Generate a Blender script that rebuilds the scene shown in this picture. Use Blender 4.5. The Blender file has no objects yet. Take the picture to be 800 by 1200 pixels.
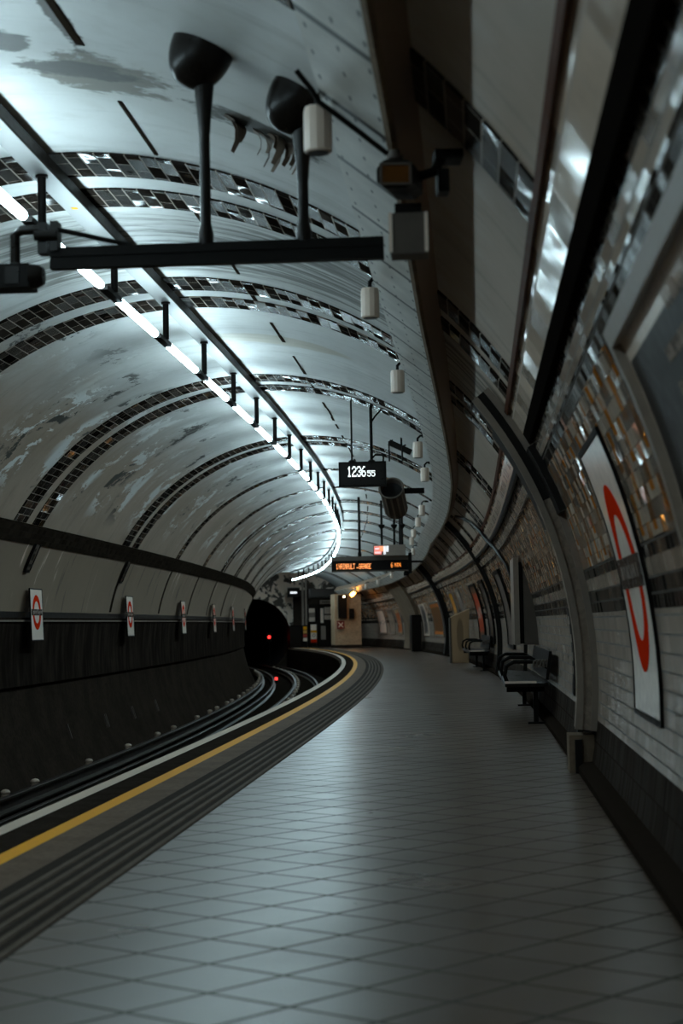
import bpy, bmesh, math, random
from mathutils import Matrix, Vector
random.seed(7)
C = bpy.context.scene
COL = C.collection
PI = math.pi
def rad(d): return math.radians(d)
def lerp(a, b, f): return a + (b - a) * f
def table(pts):
    def f(t):
        if t <= pts[0][0]: return pts[0][1]
        for (a, va), (b, vb) in zip(pts, pts[1:]):
            if t <= b: return lerp(va, vb, (t - a) / (b - a))
        return pts[-1][1]
    return f

# ------------------------------------------------------------------ tunnel path (metres)
H = 1.1
KN = [0, 13.2, 27.5, 44, 66, 93.5, 143]
KV = [v / H for v in (-0.00056, 0.00031, 0.0024, 0.0025, 0.00459, 0.00726, 0.00993)]
kap = table(list(zip(KN, KV)))
DT = 0.05
T0, T1 = -14.0, 130.0
_N = int((T1 - T0) / DT) + 1
PX = [0.0] * _N; PY = [0.0] * _N; PA = [0.0] * _N
for i in range(1, _N):
    k = kap(T0 + i * DT)
    PA[i] = PA[i-1] + k * DT
_i0 = int(round(-T0 / DT)); _a0 = PA[_i0]
PA = [a - _a0 for a in PA]
for i in range(1, _N):
    PX[i] = PX[i-1] - math.sin(PA[i-1]) * DT
    PY[i] = PY[i-1] + math.cos(PA[i-1]) * DT
_x0, _y0 = PX[_i0], PY[_i0]
PX = [x - _x0 for x in PX]; PY = [y - _y0 for y in PY]
def path(t):
    f = (t - T0) / DT
    i = max(0, min(_N - 2, int(f))); f -= i
    return lerp(PX[i], PX[i+1], f), lerp(PY[i], PY[i+1], f), lerp(PA[i], PA[i+1], f)
def P(s, t, z):
    x, y, a = path(t)
    return Vector((x + s * math.cos(a), y + s * math.sin(a), z))
def F(s, t, z):                       # local frame: x = towards the platform wall, y = along the tunnel, z = up
    x, y, a = path(t)
    return Matrix.Translation(P(s, t, z)) @ Matrix.Rotation(a, 4, 'Z')
R, SC, ZC = 3.380, -2.524, 0.6825     # lining radius, its axis beside and above the camera's foot point
KZ = table([(0, 1.0), (54, 1.0), (62, 0.95), (72, 0.89), (85, 0.87)])    # the vault is lower at the far end
def LP(t, th, dr=0.0):                # point on the lining, th in degrees, dr = how far inside
    r = R - dr
    q = math.sin(rad(th))
    return P(SC + r * math.cos(rad(th)), t, ZC + r * q * (KZ(t) if q > 0 else 1.0))
def LF(t, th, dr=0.0):                # frame on the lining: x to the viewer's right, y up the wall, z off the wall
    x, y, a = path(t)
    right = Vector((math.cos(a), math.sin(a), 0)); fwd = Vector((-math.sin(a), math.cos(a), 0)); up = Vector((0, 0, 1))
    er = right * math.cos(rad(th)) + up * math.sin(rad(th)); et = up * math.cos(rad(th)) - right * math.sin(rad(th))
    if math.cos(rad(th)) >= 0: X, Y = -fwd, et
    else: X, Y = fwd, -et
    Z = -er
    M = Matrix((X, Y, Z)).transposed().to_4x4()
    M.translation = LP(t, th, dr)
    return M
def circ_z(s, t=0): return ZC + KZ(t) * math.sqrt(R * R - (s - SC) ** 2)

# ------------------------------------------------------------------ object helpers
def tag(o, label, cat, group=None):
    o['label'] = label; o['category'] = cat
    if group: o['group'] = group
    return o
def thing(name, M, label, cat, group=None):
    o = bpy.data.objects.new(name, None); COL.objects.link(o)
    o.empty_display_size = 0.1
    o.matrix_world = M
    return tag(o, label, cat, group)
def obj(name, bm, mats, parent=None, smooth=None, bevel=0.0, local=False):
    """bm is in world coordinates unless local; mats one material or a list"""
    if not isinstance(mats, (list, tuple)): mats = [mats]
    if bevel > 0:
        ed = [e for e in bm.edges if len(e.link_faces) == 2 and e.calc_face_angle(0) > 0.6]
        bmesh.ops.bevel(bm, geom=ed, offset=bevel, segments=2, profile=0.5, affect='EDGES', clamp_overlap=True)
    me = bpy.data.meshes.new(name)
    o = bpy.data.objects.new(name, me); COL.objects.link(o)
    if parent is not None:
        o.parent = parent
        if not local:
            M = CHAIN[parent.name] if parent.name in CHAIN else parent.matrix_basis
            bm.transform(M.inverted())
            CHAIN[o.name] = M
    elif not local:
        bb = [v.co for v in bm.verts]
        c = Vector(((min(v.x for v in bb) + max(v.x for v in bb)) / 2, (min(v.y for v in bb) + max(v.y for v in bb)) / 2, min(v.z for v in bb)))
        o.location = c
        bm.transform(Matrix.Translation(-c))
        CHAIN[o.name] = Matrix.Translation(c)
    for m in mats: me.materials.append(m)
    bm.normal_update()
    if smooth is not None:
        for f in bm.faces: f.smooth = True
        for e in bm.edges:
            if len(e.link_faces) == 2: e.smooth = e.calc_face_angle(0) < rad(smooth)
            else: e.smooth = False
    bm.to_mesh(me); bm.free()
    return o
CHAIN = {}
def struct(name, bm, mats, smooth=None, parent=None, bevel=0):
    o = obj(name, bm, mats, parent, smooth, bevel)
    o['kind'] = 'structure'
    return o
_trim = [0]
def trim(bm, mats, smooth=40):
    _trim[0] += 1
    return struct('trim_%d' % _trim[0], bm, mats, smooth)
def BM(): return bmesh.new()
def box(bm, M, x0, x1, y0, y1, z0, z1, mi=0):
    vs = [bm.verts.new(M @ Vector(c)) for c in ((x0,y0,z0),(x1,y0,z0),(x1,y1,z0),(x0,y1,z0),(x0,y0,z1),(x1,y0,z1),(x1,y1,z1),(x0,y1,z1))]
    for q in ((0,3,2,1),(4,5,6,7),(0,1,5,4),(1,2,6,5),(2,3,7,6),(3,0,4,7)):
        f = bm.faces.new([vs[i] for i in q]); f.material_index = mi
    return bm
def cyl(bm, p0, p1, r0, r1=None, n=14, cap=True):
    r1 = r0 if r1 is None else r1
    p0 = Vector(p0); p1 = Vector(p1); d = (p1 - p0).normalized()
    a = d.orthogonal().normalized(); b = d.cross(a)
    A = [bm.verts.new(p0 + (a * math.cos(2*PI*i/n) + b * math.sin(2*PI*i/n)) * r0) for i in range(n)]
    B = [bm.verts.new(p1 + (a * math.cos(2*PI*i/n) + b * math.sin(2*PI*i/n)) * r1) for i in range(n)]
    for i in range(n): bm.faces.new((A[i], A[(i+1) % n], B[(i+1) % n], B[i]))
    if cap: bm.faces.new(A[::-1]); bm.faces.new(B)
    return bm
def lathe(bm, M, prof, n=24):
    rings = []
    for r, z in prof:
        if r < 1e-6: rings.append([bm.verts.new(M @ Vector((0, 0, z)))])
        else: rings.append([bm.verts.new(M @ Vector((r * math.cos(2*PI*i/n), r * math.sin(2*PI*i/n), z))) for i in range(n)])
    for a, b in zip(rings, rings[1:]):
        for i in range(n):
            j = (i + 1) % n
            if len(a) == 1 and len(b) == 1: continue
            if len(a) == 1: bm.faces.new((a[0], b[j], b[i]))
            elif len(b) == 1: bm.faces.new((a[i], a[j], b[0]))
            else: bm.faces.new((a[i], a[j], b[j], b[i]))
    if len(rings[0]) > 1: bm.faces.new(rings[0][::-1])
    if len(rings[-1]) > 1: bm.faces.new(rings[-1])
    return bm
def tube(bm, pts, r, n=10):
    pts = [Vector(p) for p in pts]; rings = []
    prev = None
    for i, p in enumerate(pts):
        d = (pts[min(i+1, len(pts)-1)] - pts[max(i-1, 0)]).normalized()
        a = d.orthogonal().normalized() if prev is None else (prev - d * prev.dot(d)).normalized()
        prev = a; b = d.cross(a)
        rings.append([bm.verts.new(p + (a * math.cos(2*PI*k/n) + b * math.sin(2*PI*k/n)) * r) for k in range(n)])
    for A, B in zip(rings, rings[1:]):
        for i in range(n): bm.faces.new((A[i], A[(i+1) % n], B[(i+1) % n], B[i]))
    bm.faces.new(rings[0][::-1]); bm.faces.new(rings[-1])
    return bm
def trange(t0, t1, dt):
    n = max(1, int(math.ceil((t1 - t0) / dt)))
    return [t0 + (t1 - t0) * i / n for i in range(n + 1)]
def sweep(bm, prof, t0, t1, dt=1.0, so=None, zo=None, closed=True):
    """profile of (s, z) carried along the tunnel; UV = (t, running length)"""
    so = so or (lambda t: 0.0); zo = zo or (lambda t: 0.0)
    uv = bm.loops.layers.uv.verify()
    ts = trange(t0, t1, dt); n = len(prof)
    L = [0.0]
    for a, b in zip(prof, prof[1:] + prof[:1]): L.append(L[-1] + math.hypot(b[0]-a[0], b[1]-a[1]))
    rows = [[bm.verts.new(P(s + so(t), t, z + zo(t))) for s, z in prof] for t in ts]
    m = n if closed else n - 1
    for (ta, A), (tb, B) in zip(zip(ts, rows), zip(ts[1:], rows[1:])):
        for i in range(m):
            j = (i + 1) % n
            f = bm.faces.new((A[i], B[i], B[j], A[j]))
            for l, c in zip(f.loops, ((ta, L[i]), (tb, L[i]), (tb, L[i+1]), (ta, L[i+1]))): l[uv].uv = c
    if closed:
        bm.faces.new(rows[0]); bm.faces.new(rows[-1][::-1])
    bmesh.ops.recalc_face_normals(bm, faces=bm.faces[:]) if closed else None
    return bm
def shell(bm, t0, t1, ths, dt=0.8, dr=0.0, mi=None, thick=0.10):
    """strip of the lining between angles, a closed slab of its own thickness; UV = (t, arc length)"""
    uv = bm.loops.layers.uv.verify()
    ts = trange(t0, t1, dt)
    def grid(d): return [[bm.verts.new(LP(t, th, d)) for th in ths] for t in ts]
    I = grid(dr); O = grid(dr - thick)
    def face(vs, cs, k):
        f = bm.faces.new(vs)
        if mi: f.material_index = mi(k)
        for l, c in zip(f.loops, cs): l[uv].uv = c
    nt, nn = len(ts), len(ths)
    arc = [R * rad(th) for th in ths]
    for i in range(nt - 1):
        for j in range(nn - 1):
            k = (ths[j] + ths[j+1]) / 2
            cs = ((ts[i], arc[j]), (ts[i], arc[j+1]), (ts[i+1], arc[j+1]), (ts[i+1], arc[j]))
            face((I[i][j], I[i][j+1], I[i+1][j+1], I[i+1][j]), cs, k)
            face((O[i][j], O[i+1][j], O[i+1][j+1], O[i][j+1]), (cs[0], cs[3], cs[2], cs[1]), k)
    for j in range(nn - 1):
        k = (ths[j] + ths[j+1]) / 2
        for i, fl in ((0, 1), (nt - 1, 0)):
            vs = [I[i][j], O[i][j], O[i][j+1], I[i][j+1]]; cs = [(ts[i], arc[j])] * 2 + [(ts[i], arc[j+1])] * 2
            face(vs if fl else vs[::-1], cs if fl else cs[::-1], k)
    for j in (0, nn - 1):
        k = ths[j]
        for i in range(nt - 1):
            vs = [I[i][j], I[i+1][j], O[i+1][j], O[i][j]]; cs = [(ts[i], arc[j]), (ts[i+1], arc[j]), (ts[i+1], arc[j]), (ts[i], arc[j])]
            face(vs if j == 0 else vs[::-1], cs if j == 0 else cs[::-1], k)
    return bm
def ths(a, b, step=2.0):
    n = max(1, int(math.ceil(abs(b - a) / step)))
    return [a + (b - a) * i / n for i in range(n + 1)]
def wrap(t0, th0):
    """flat sign coordinates bent onto the platform-side wall: a right, b up, h off the wall"""
    return lambda a, b, h: LP(t0 - a, th0 + math.degrees(b / R), h)
def wrect(bm, W, a0, a1, b0, b1, h0, h1, nb=10, mi=0):
    rows = []
    for i in range(nb + 1):
        b = lerp(b0, b1, i / nb)
        rows.append([bm.verts.new(W(a0, b, h0)), bm.verts.new(W(a1, b, h0)), bm.verts.new(W(a1, b, h1)), bm.verts.new(W(a0, b, h1))])
    for A, B in zip(rows, rows[1:]):
        for i in range(4):
            j = (i + 1) % 4
            f = bm.faces.new((A[i], A[j], B[j], B[i])); f.material_index = mi
    bm.faces.new(rows[0][::-1]).material_index = mi; bm.faces.new(rows[-1]).material_index = mi
    bmesh.ops.recalc_face_normals(bm, faces=bm.faces[:])
    return bm
def wring(bm, W, ca, cb, r0, r1, h0, h1, n=56):
    V = []
    for i in range(n):
        c, s = math.cos(2*PI*i/n), math.sin(2*PI*i/n)
        V.append([bm.verts.new(W(ca + r*c, cb + r*s, h)) for r, h in ((r0, h0), (r1, h0), (r1, h1), (r0, h1))])
    for i in range(n):
        A, B = V[i], V[(i+1) % n]
        for k in range(4):
            j = (k + 1) % 4
            bm.faces.new((A[k], A[j], B[j], B[k]))
    bmesh.ops.recalc_face_normals(bm, faces=bm.faces[:])
    return bm
def MW(M): return lambda a, b, h: M @ Vector((a, b, h))
def copy_tree(root, M, label=None, group=None):
    r = root.copy(); COL.objects.link(r); r.matrix_world = M
    if label: r['label'] = label
    if group: r['group'] = group
    for ch in list(root.children):
        c = ch.copy(); COL.objects.link(c); c.parent = r; c.matrix_basis = ch.matrix_basis
        for g in list(ch.children):
            d = g.copy(); COL.objects.link(d); d.parent = c
    return r

# ------------------------------------------------------------------ materials
class NT:
    def __init__(s, name, rough=0.6, metal=0.0, spec=0.5):
        s.m = bpy.data.materials.new(name); s.m.use_nodes = True
        s.t = s.m.node_tree; s.t.nodes.clear()
        s.out = s.n('ShaderNodeOutputMaterial'); s.b = s.n('ShaderNodeBsdfPrincipled')
        s.t.links.new(s.b.outputs[0], s.out.inputs[0])
        s.b.inputs['Roughness'].default_value = rough; s.b.inputs['Metallic'].default_value = metal
        s.b.inputs['Specular IOR Level'].default_value = spec
    def n(s, k, **kw):
        x = s.t.nodes.new(k)
        for a, v in kw.items(): setattr(x, a, v)
        return x
    def put(s, sock, v):
        if hasattr(v, 'is_output') or isinstance(v, bpy.types.NodeSocket): s.t.links.new(v, sock)
        else:
            if isinstance(v, tuple) and len(v) == 3 and sock.type == 'RGBA': v = v + (1,)
            sock.default_value = v
    def math(s, op, a, b=0.0, c=None, clamp=False):
        x = s.n('ShaderNodeMath', operation=op, use_clamp=clamp); s.put(x.inputs[0], a); s.put(x.inputs[1], b)
        if c is not None: s.put(x.inputs[2], c)
        return x.outputs[0]
    def uv(s): return s.n('ShaderNodeUVMap').outputs[0]
    def ob(s): return s.n('ShaderNodeTexCoord').outputs['Object']
    def scale(s, v, sc, rz=0.0, loc=(0, 0, 0)):
        x = s.n('ShaderNodeMapping'); s.put(x.inputs[0], v)
        x.inputs['Scale'].default_value = sc; x.inputs['Rotation'].default_value = (0, 0, rz); x.inputs['Location'].default_value = loc
        return x.outputs[0]
    def sep(s, v):
        x = s.n('ShaderNodeSeparateXYZ'); s.put(x.inputs[0], v); return x.outputs
    def comb(s, a, b, c=0.0):
        x = s.n('ShaderNodeCombineXYZ'); s.put(x.inputs[0], a); s.put(x.inputs[1], b); s.put(x.inputs[2], c); return x.outputs[0]
    def noise(s, v, scale=1.0, detail=4.0, rough=0.55, dist=0.0):
        x = s.n('ShaderNodeTexNoise'); s.put(x.inputs['Vector'], v)
        for k, w in (('Scale', scale), ('Detail', detail), ('Roughness', rough), ('Distortion', dist)): x.inputs[k].default_value = w
        return x.outputs[0]
    def step(s, v, a, b):
        x = s.n('ShaderNodeMapRange', interpolation_type='SMOOTHSTEP'); s.put(x.inputs[0], v)
        x.inputs[1].default_value = a; x.inputs[2].default_value = b
        return x.outputs[0]
    def mix(s, f, a, b):
        x = s.n('ShaderNodeMix', data_type='RGBA'); s.put(x.inputs[0], f); s.put(x.inputs[6], a); s.put(x.inputs[7], b); return x.outputs[2]
    def blob(s, u, v, u0, v0, ru, rv, warp, amt=0.5):
        """1 inside an uneven patch round (u0, v0)"""
        a = s.math('DIVIDE', s.math('SUBTRACT', u, u0), ru); b = s.math('DIVIDE', s.math('SUBTRACT', v, v0), rv)
        d = s.math('SQRT', s.math('ADD', s.math('MULTIPLY', a, a), s.math('MULTIPLY', b, b)))
        d = s.math('ADD', d, s.math('MULTIPLY', s.math('SUBTRACT', warp, 0.5), amt * 2.6))
        return s.step(d, 1.0, 0.75)
    def brick(s, v, c1, c2, mortar, w, h, size, scale=1.0, offset=0.5, bias=0.0):
        x = s.n('ShaderNodeTexBrick', offset=offset); s.put(x.inputs['Vector'], v)
        s.put(x.inputs['Color1'], c1); s.put(x.inputs['Color2'], c2); s.put(x.inputs['Mortar'], mortar)
        for k, q in (('Scale', scale), ('Mortar Size', size), ('Bias', bias), ('Brick Width', w), ('Row Height', h), ('Mortar Smooth', 0.1)): x.inputs[k].default_value = q
        return x.outputs
    def bump(s, h, strength=0.3, dist=0.01):
        x = s.n('ShaderNodeBump'); x.inputs['Strength'].default_value = strength; x.inputs['Distance'].default_value = dist
        s.put(x.inputs['Height'], h); s.t.links.new(x.outputs[0], s.b.inputs['Normal'])
    def tile_normal(s, uv, w, h, amp, offset=0.5):
        # every tile is set at its own slight angle
        u, v, _ = s.sep(uv)
        row = s.math('FLOOR', s.math('DIVIDE', v, h))
        even = s.math('SUBTRACT', 1.0, s.math('FLOORED_MODULO', row, 2.0))
        col = s.math('FLOOR', s.math('ADD', s.math('DIVIDE', u, w), s.math('MULTIPLY', even, offset)))
        wn = s.n('ShaderNodeTexWhiteNoise', noise_dimensions='2D'); s.put(wn.inputs['Vector'], s.comb(col, row))
        r = s.sep(wn.outputs['Color'])
        wob = s.noise(uv, 5.0, 1)
        a = s.math('MULTIPLY_ADD', s.math('SUBTRACT', r[0], 0.5), amp, 0.5); b = s.math('MULTIPLY_ADD', s.math('SUBTRACT', r[1], 0.5), amp, 0.5)
        a = s.math('MULTIPLY_ADD', s.math('SUBTRACT', wob, 0.5), amp * 0.5, a)
        c = s.n('ShaderNodeCombineColor'); s.put(c.inputs[0], a); s.put(c.inputs[1], b); c.inputs[2].default_value = 1.0
        nm = s.n('ShaderNodeNormalMap', space='TANGENT'); s.put(nm.inputs['Color'], c.outputs[0])
        s.t.links.new(nm.outputs[0], s.b.inputs['Normal'])
    def base(s, c, warm=True):
        if warm:  # warm tone of shaded surfaces multiplied into their colour
            x = s.n('ShaderNodeMix', data_type='RGBA', blend_type='MULTIPLY'); x.inputs[0].default_value = 1.0
            s.put(x.inputs[6], c); x.inputs[7].default_value = (1.22, 0.97, 0.82, 1); c = x.outputs[2]
        s.put(s.b.inputs['Base Color'], c); return s.m
    def rough(s, r): s.put(s.b.inputs['Roughness'], r)
def simple(name, col, rough=0.55, metal=0.0, var=0.12, scale=14.0, spec=0.5):
    n = NT(name, rough, metal, spec)
    v = n.noise(n.ob(), scale, 4)
    d = tuple(c * (1 - 2 * var) for c in col); l = tuple(min(1, c * (1 + var)) for c in col)
    n.base(n.mix(v, d, l))
    n.rough(n.math('ADD', n.math('MULTIPLY', v, 0.2), rough - 0.1))
    return n.m
def glow(name, col, strength, base=(0.8, 0.8, 0.8)):
    n = NT(name, 0.4); n.base(base)
    n.b.inputs['Emission Color'].default_value = col + (1,); n.b.inputs['Emission Strength'].default_value = strength
    return n.m

def arc(d): return R * rad(d)
def m_plaster():
    n = NT('ceiling_plaster', 0.55, 0, 0.35)
    uv = n.uv(); u, v, _ = n.sep(uv)
    big = n.noise(n.scale(uv, (0.5, 0.35, 1)), 1.0, 3)
    fine = n.noise(uv, 5.0, 5, 0.6)
    streak = n.noise(n.scale(uv, (7.0, 0.7, 1)), 1.0, 5, 0.65, 0.4)
    warp = n.noise(uv, 1.7, 5, 0.65, 0.3)
    warp2 = n.noise(n.scale(uv, (5.0, 3.0, 1)), 1.3, 8, 0.72, 0.4)
    col = n.mix(n.step(big, 0.3, 0.7), (0.52, 0.52, 0.50), (0.66, 0.665, 0.655))
    col = n.mix(n.math('MULTIPLY', n.step(fine, 0.45, 0.8), 0.25), col, (0.36, 0.34, 0.29))
    # streaked, water marked plaster in the bay past the first tile arch
    bay = n.math('MULTIPLY', n.step(u, 12.4, 12.7), n.step(u, 14.9, 14.6))
    col = n.mix(n.math('MULTIPLY', n.math('MULTIPLY', bay, n.step(v, arc(112), arc(104))), n.step(streak, 0.42, 0.58)), col, (0.17, 0.165, 0.15))
    st2 = n.noise(n.scale(uv, (3.0, 0.5, 1)), 1.3, 5, 0.7, 0.3)
    col = n.mix(n.math('MULTIPLY', n.step(st2, 0.53, 0.66), 0.30), col, (0.27, 0.265, 0.24))
    # warm, dimmer tone of the haunches away from the lamps, put into the colour
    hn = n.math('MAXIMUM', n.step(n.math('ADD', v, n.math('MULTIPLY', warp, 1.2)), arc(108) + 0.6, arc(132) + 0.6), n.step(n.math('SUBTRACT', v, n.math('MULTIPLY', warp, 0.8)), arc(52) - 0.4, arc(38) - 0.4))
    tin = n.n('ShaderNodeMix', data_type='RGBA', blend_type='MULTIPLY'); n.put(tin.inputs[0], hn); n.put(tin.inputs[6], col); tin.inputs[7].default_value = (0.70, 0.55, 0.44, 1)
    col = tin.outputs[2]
    # paint flaking off the far haunch
    flk = n.noise(n.scale(uv, (0.62, 1.0, 1), 0.2), 1.7, 9, 0.72, 0.3)
    zone = n.math('MULTIPLY', n.step(v, arc(102), arc(112)), n.step(v, arc(147), arc(139)))
    zone = n.math('MULTIPLY', zone, n.step(u, 14.5, 16.0))
    big2 = n.noise(n.scale(uv, (0.9, 0.35, 1)), 1.0, 2)
    zone = n.math('MULTIPLY', zone, n.step(big2, 0.43, 0.56))
    col = n.mix(n.math('MULTIPLY', zone, n.step(flk, 0.53, 0.55)), col, (0.74, 0.75, 0.73))
    flk2 = n.noise(n.scale(uv, (0.62, 1.0, 1), 0.2, (0.05, 0.06, 0)), 1.7, 9, 0.72, 0.3)
    col = n.mix(n.math('MULTIPLY', zone, n.math('MULTIPLY', n.step(flk2, 0.44, 0.42), n.step(big2, 0.46, 0.54))), col, (0.07, 0.068, 0.06))
    # soot patches with their own outlines near the crown
    for (t0, th0, rt, ra, c, a) in ((9.22, 79.6, 0.36, 0.42, (0.17, 0.155, 0.13), 0.8), (9.18, 81.2, 0.17, 0.34, (0.06, 0.055, 0.047), 0.8),
                                    (8.75, 86.2, 0.22, 0.13, (0.06, 0.055, 0.047), 0.8), (8.3, 79.7, 0.5, 0.06, (0.10, 0.09, 0.08), 0.8), (9.45, 65.2, 0.20, 0.42, (0.06, 0.055, 0.047), 0.8)):
        col = n.mix(n.math('MULTIPLY', n.blob(u, v, t0, arc(th0), rt, ra, warp2, a), n.step(warp, 0.20, 0.42)), col, c)
    # a warm damp stain
    col = n.mix(n.math('MULTIPLY', n.blob(u, v, 18.3, arc(80.5), 0.35, 0.9, warp, 0.2), 0.45), col, (0.42, 0.34, 0.20))
    n.bump(n.math('ADD', n.math('MULTIPLY', fine, 0.4), big), 0.25, 0.03)
    return n.base(col, False)
def m_side_plaster():
    n = NT('side_plaster', 0.65, 0, 0.3)
    uv = n.uv(); u, v, _ = n.sep(uv)
    big = n.noise(uv, 0.8, 4); fine = n.noise(uv, 7, 5)
    drip = n.noise(n.scale(uv, (5.0, 0.8, 1)), 1.0, 4, 0.6)
    dm = n.noise(n.scale(uv, (0.8, 0.25, 1)), 1.0, 2)
    col = n.mix(big, (0.19, 0.178, 0.15), (0.255, 0.24, 0.205))
    col = n.mix(n.math('MULTIPLY', n.step(drip, 0.60, 0.66), n.step(dm, 0.52, 0.60)), col, (0.62, 0.62, 0.60))
    col = n.mix(n.math('MULTIPLY', n.step(drip, 0.42, 0.34), n.step(dm, 0.50, 0.40)), col, (0.10, 0.095, 0.085))
    col = n.mix(n.math('MULTIPLY', n.step(fine, 0.5, 0.8), 0.3), col, (0.18, 0.17, 0.15))
    return n.base(col)
def m_dark_band(name, w, h, c=(0.018, 0.018, 0.02), mort=(0.20, 0.20, 0.19), rough=0.16, turn=False, msize=0.006, spec=0.5, wob=0.14):
    n = NT(name, rough, 0, spec)
    uv = n.uv()
    if turn:
        u, v, _ = n.sep(uv); uv = n.comb(v, u)
    br = n.brick(uv, c, tuple(x * 1.8 for x in c), mort, w, h, msize)
    dirt = n.noise(n.uv(), 2.2, 4)
    n.rough(n.math('ADD', n.math('MULTIPLY', br[1], 0.5), n.math('ADD', rough, n.math('MULTIPLY', dirt, 0.12))))
    if wob > 0: n.tile_normal(uv, w, h, wob)
    return n.base(br[0])
def m_wall_tile(name, c1, c2, mort, w, h, rough=0.14, wob=0.5):
    n = NT(name, rough, 0, 0.55)
    br = n.brick(n.uv(), c1, c2, mort, w, h, 0.005)
    d = n.noise(n.uv(), 3.0, 5)
    col = n.mix(n.math('MULTIPLY', n.step(d, 0.45, 0.75), 0.35), br[0], tuple(x * 0.55 for x in c1))
    n.rough(n.math('ADD', n.math('MULTIPLY', br[1], 0.5), n.math('ADD', rough, n.math('MULTIPLY', d, 0.1))))
    n.tile_normal(n.uv(), w, h, wob)
    return n.base(col)
def m_orange_tile():
    n = NT('cream_and_amber_tile', 0.07, 0, 0.25)
    uv = n.uv(); u, v, _ = n.sep(uv)
    br = n.brick(uv, (0.42, 0.41, 0.38), (0.34, 0.33, 0.30), (0.16, 0.155, 0.14), 0.152, 0.076, 0.004)
    # amber tiles stand upright in staggered columns
    fu = n.math('FRACT', n.math('DIVIDE', u, 0.30)); col_i = n.math('FLOOR', n.math('DIVIDE', u, 0.30))
    odd = n.math('MULTIPLY', n.math('MODULO', col_i, 2.0), 0.5)
    fv = n.math('FRACT', n.math('ADD', n.math('DIVIDE', v, 0.30), odd))
    inu = n.math('MULTIPLY', n.math('GREATER_THAN', fu, 0.22), n.math('LESS_THAN', fu, 0.70))
    inv = n.math('MULTIPLY', n.math('GREATER_THAN', fv, 0.15), n.math('LESS_THAN', fv, 0.80))
    m = n.math('MULTIPLY', inu, inv)
    d = n.noise(uv, 9.0, 3)
    amber = n.mix(d, (0.22, 0.085, 0.010), (0.50, 0.21, 0.025))
    n.tile_normal(uv, 0.152, 0.076, 0.16)
    return n.base(n.mix(m, br[0], amber))
def m_floor():
    n = NT('platform_tiles', 0.34, 0, 0.40)
    g = n.n('ShaderNodeNewGeometry').outputs['Position']
    th = rad(53.0)                                       # tiles are laid askew to the platform
    q = n.scale(g, (1, 1, 1), -th, (0, 0, 0))
    u, v, _ = n.sep(q)
    T = 0.333
    # phase so that a joint crossing falls where it does on the platform
    cx = -0.29 * math.cos(-th) - 5.052 * math.sin(-th); cy = -0.29 * math.sin(-th) + 5.052 * math.cos(-th)
    uv = n.comb(n.math('SUBTRACT', u, cx), n.math('SUBTRACT', v, cy))
    br = n.brick(uv, (0.080, 0.066, 0.052), (0.090, 0.075, 0.060), (0.021, 0.018, 0.014), T, T, 0.010, offset=0.0)
    wear = n.noise(g, 1.1, 5); fine = n.noise(g, 30.0, 3)
    col = n.mix(n.math('MULTIPLY', n.step(wear, 0.45, 0.7), 0.3), br[0], (0.050, 0.043, 0.035))
    col = n.mix(n.math('MULTIPLY', fine, 0.2), col, (0.04, 0.038, 0.034))
    n.rough(n.math('ADD', n.math('MULTIPLY', wear, 0.14), n.math('ADD', 0.23, n.math('MULTIPLY', br[1], 0.35))))
    n.bump(n.math('MULTIPLY', br[1], -1.0), 0.2, 0.004)
    return n.base(col)
def m_paint(name, col, under, thr=0.36):
    n = NT(name, 0.55, 0, 0.08)
    g = n.n('ShaderNodeNewGeometry').outputs['Position']
    w = n.noise(g, 9.0, 6, 0.7)
    c = n.mix(n.step(w, thr, thr - 0.06), tuple(col), tuple(under))
    return n.base(n.mix(n.math('MULTIPLY', n.noise(g, 40, 2), 0.3), c, tuple(x * 0.6 for x in col)))
def m_concrete(name, a, b, rough=0.8, scale=2.0, spec=0.12):
    n = NT(name, rough, 0, spec)
    g = n.n('ShaderNodeNewGeometry').outputs['Position']
    x = n.noise(g, scale, 6, 0.6); y = n.noise(g, scale * 9, 3)
    n.bump(y, 0.3, 0.01)
    return n.base(n.mix(n.math('MULTIPLY', n.step(y, 0.4, 0.7), 0.4), n.mix(n.step(x, 0.3, 0.7), a, b), tuple(q * 0.5 for q in a)))
def m_cladding():
    n = NT('trackside_cladding', 0.7, 0, 0.0)
    uv = n.uv(); u, v, _ = n.sep(uv)
    fr = n.math('FRACT', n.math('DIVIDE', u, 1.55))
    seam = n.step(n.math('ABSOLUTE', n.math('SUBTRACT', fr, 0.5)), 0.488, 0.496)
    st = n.noise(n.scale(uv, (3.0, 0.6, 1)), 1.5, 5, 0.65)
    col = n.mix(n.step(st, 0.35, 0.7), (0.013, 0.0125, 0.012), (0.034, 0.033, 0.031))
    return n.base(n.mix(n.math('MULTIPLY', seam, 0.85), col, (0.008, 0.008, 0.008)))
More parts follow.
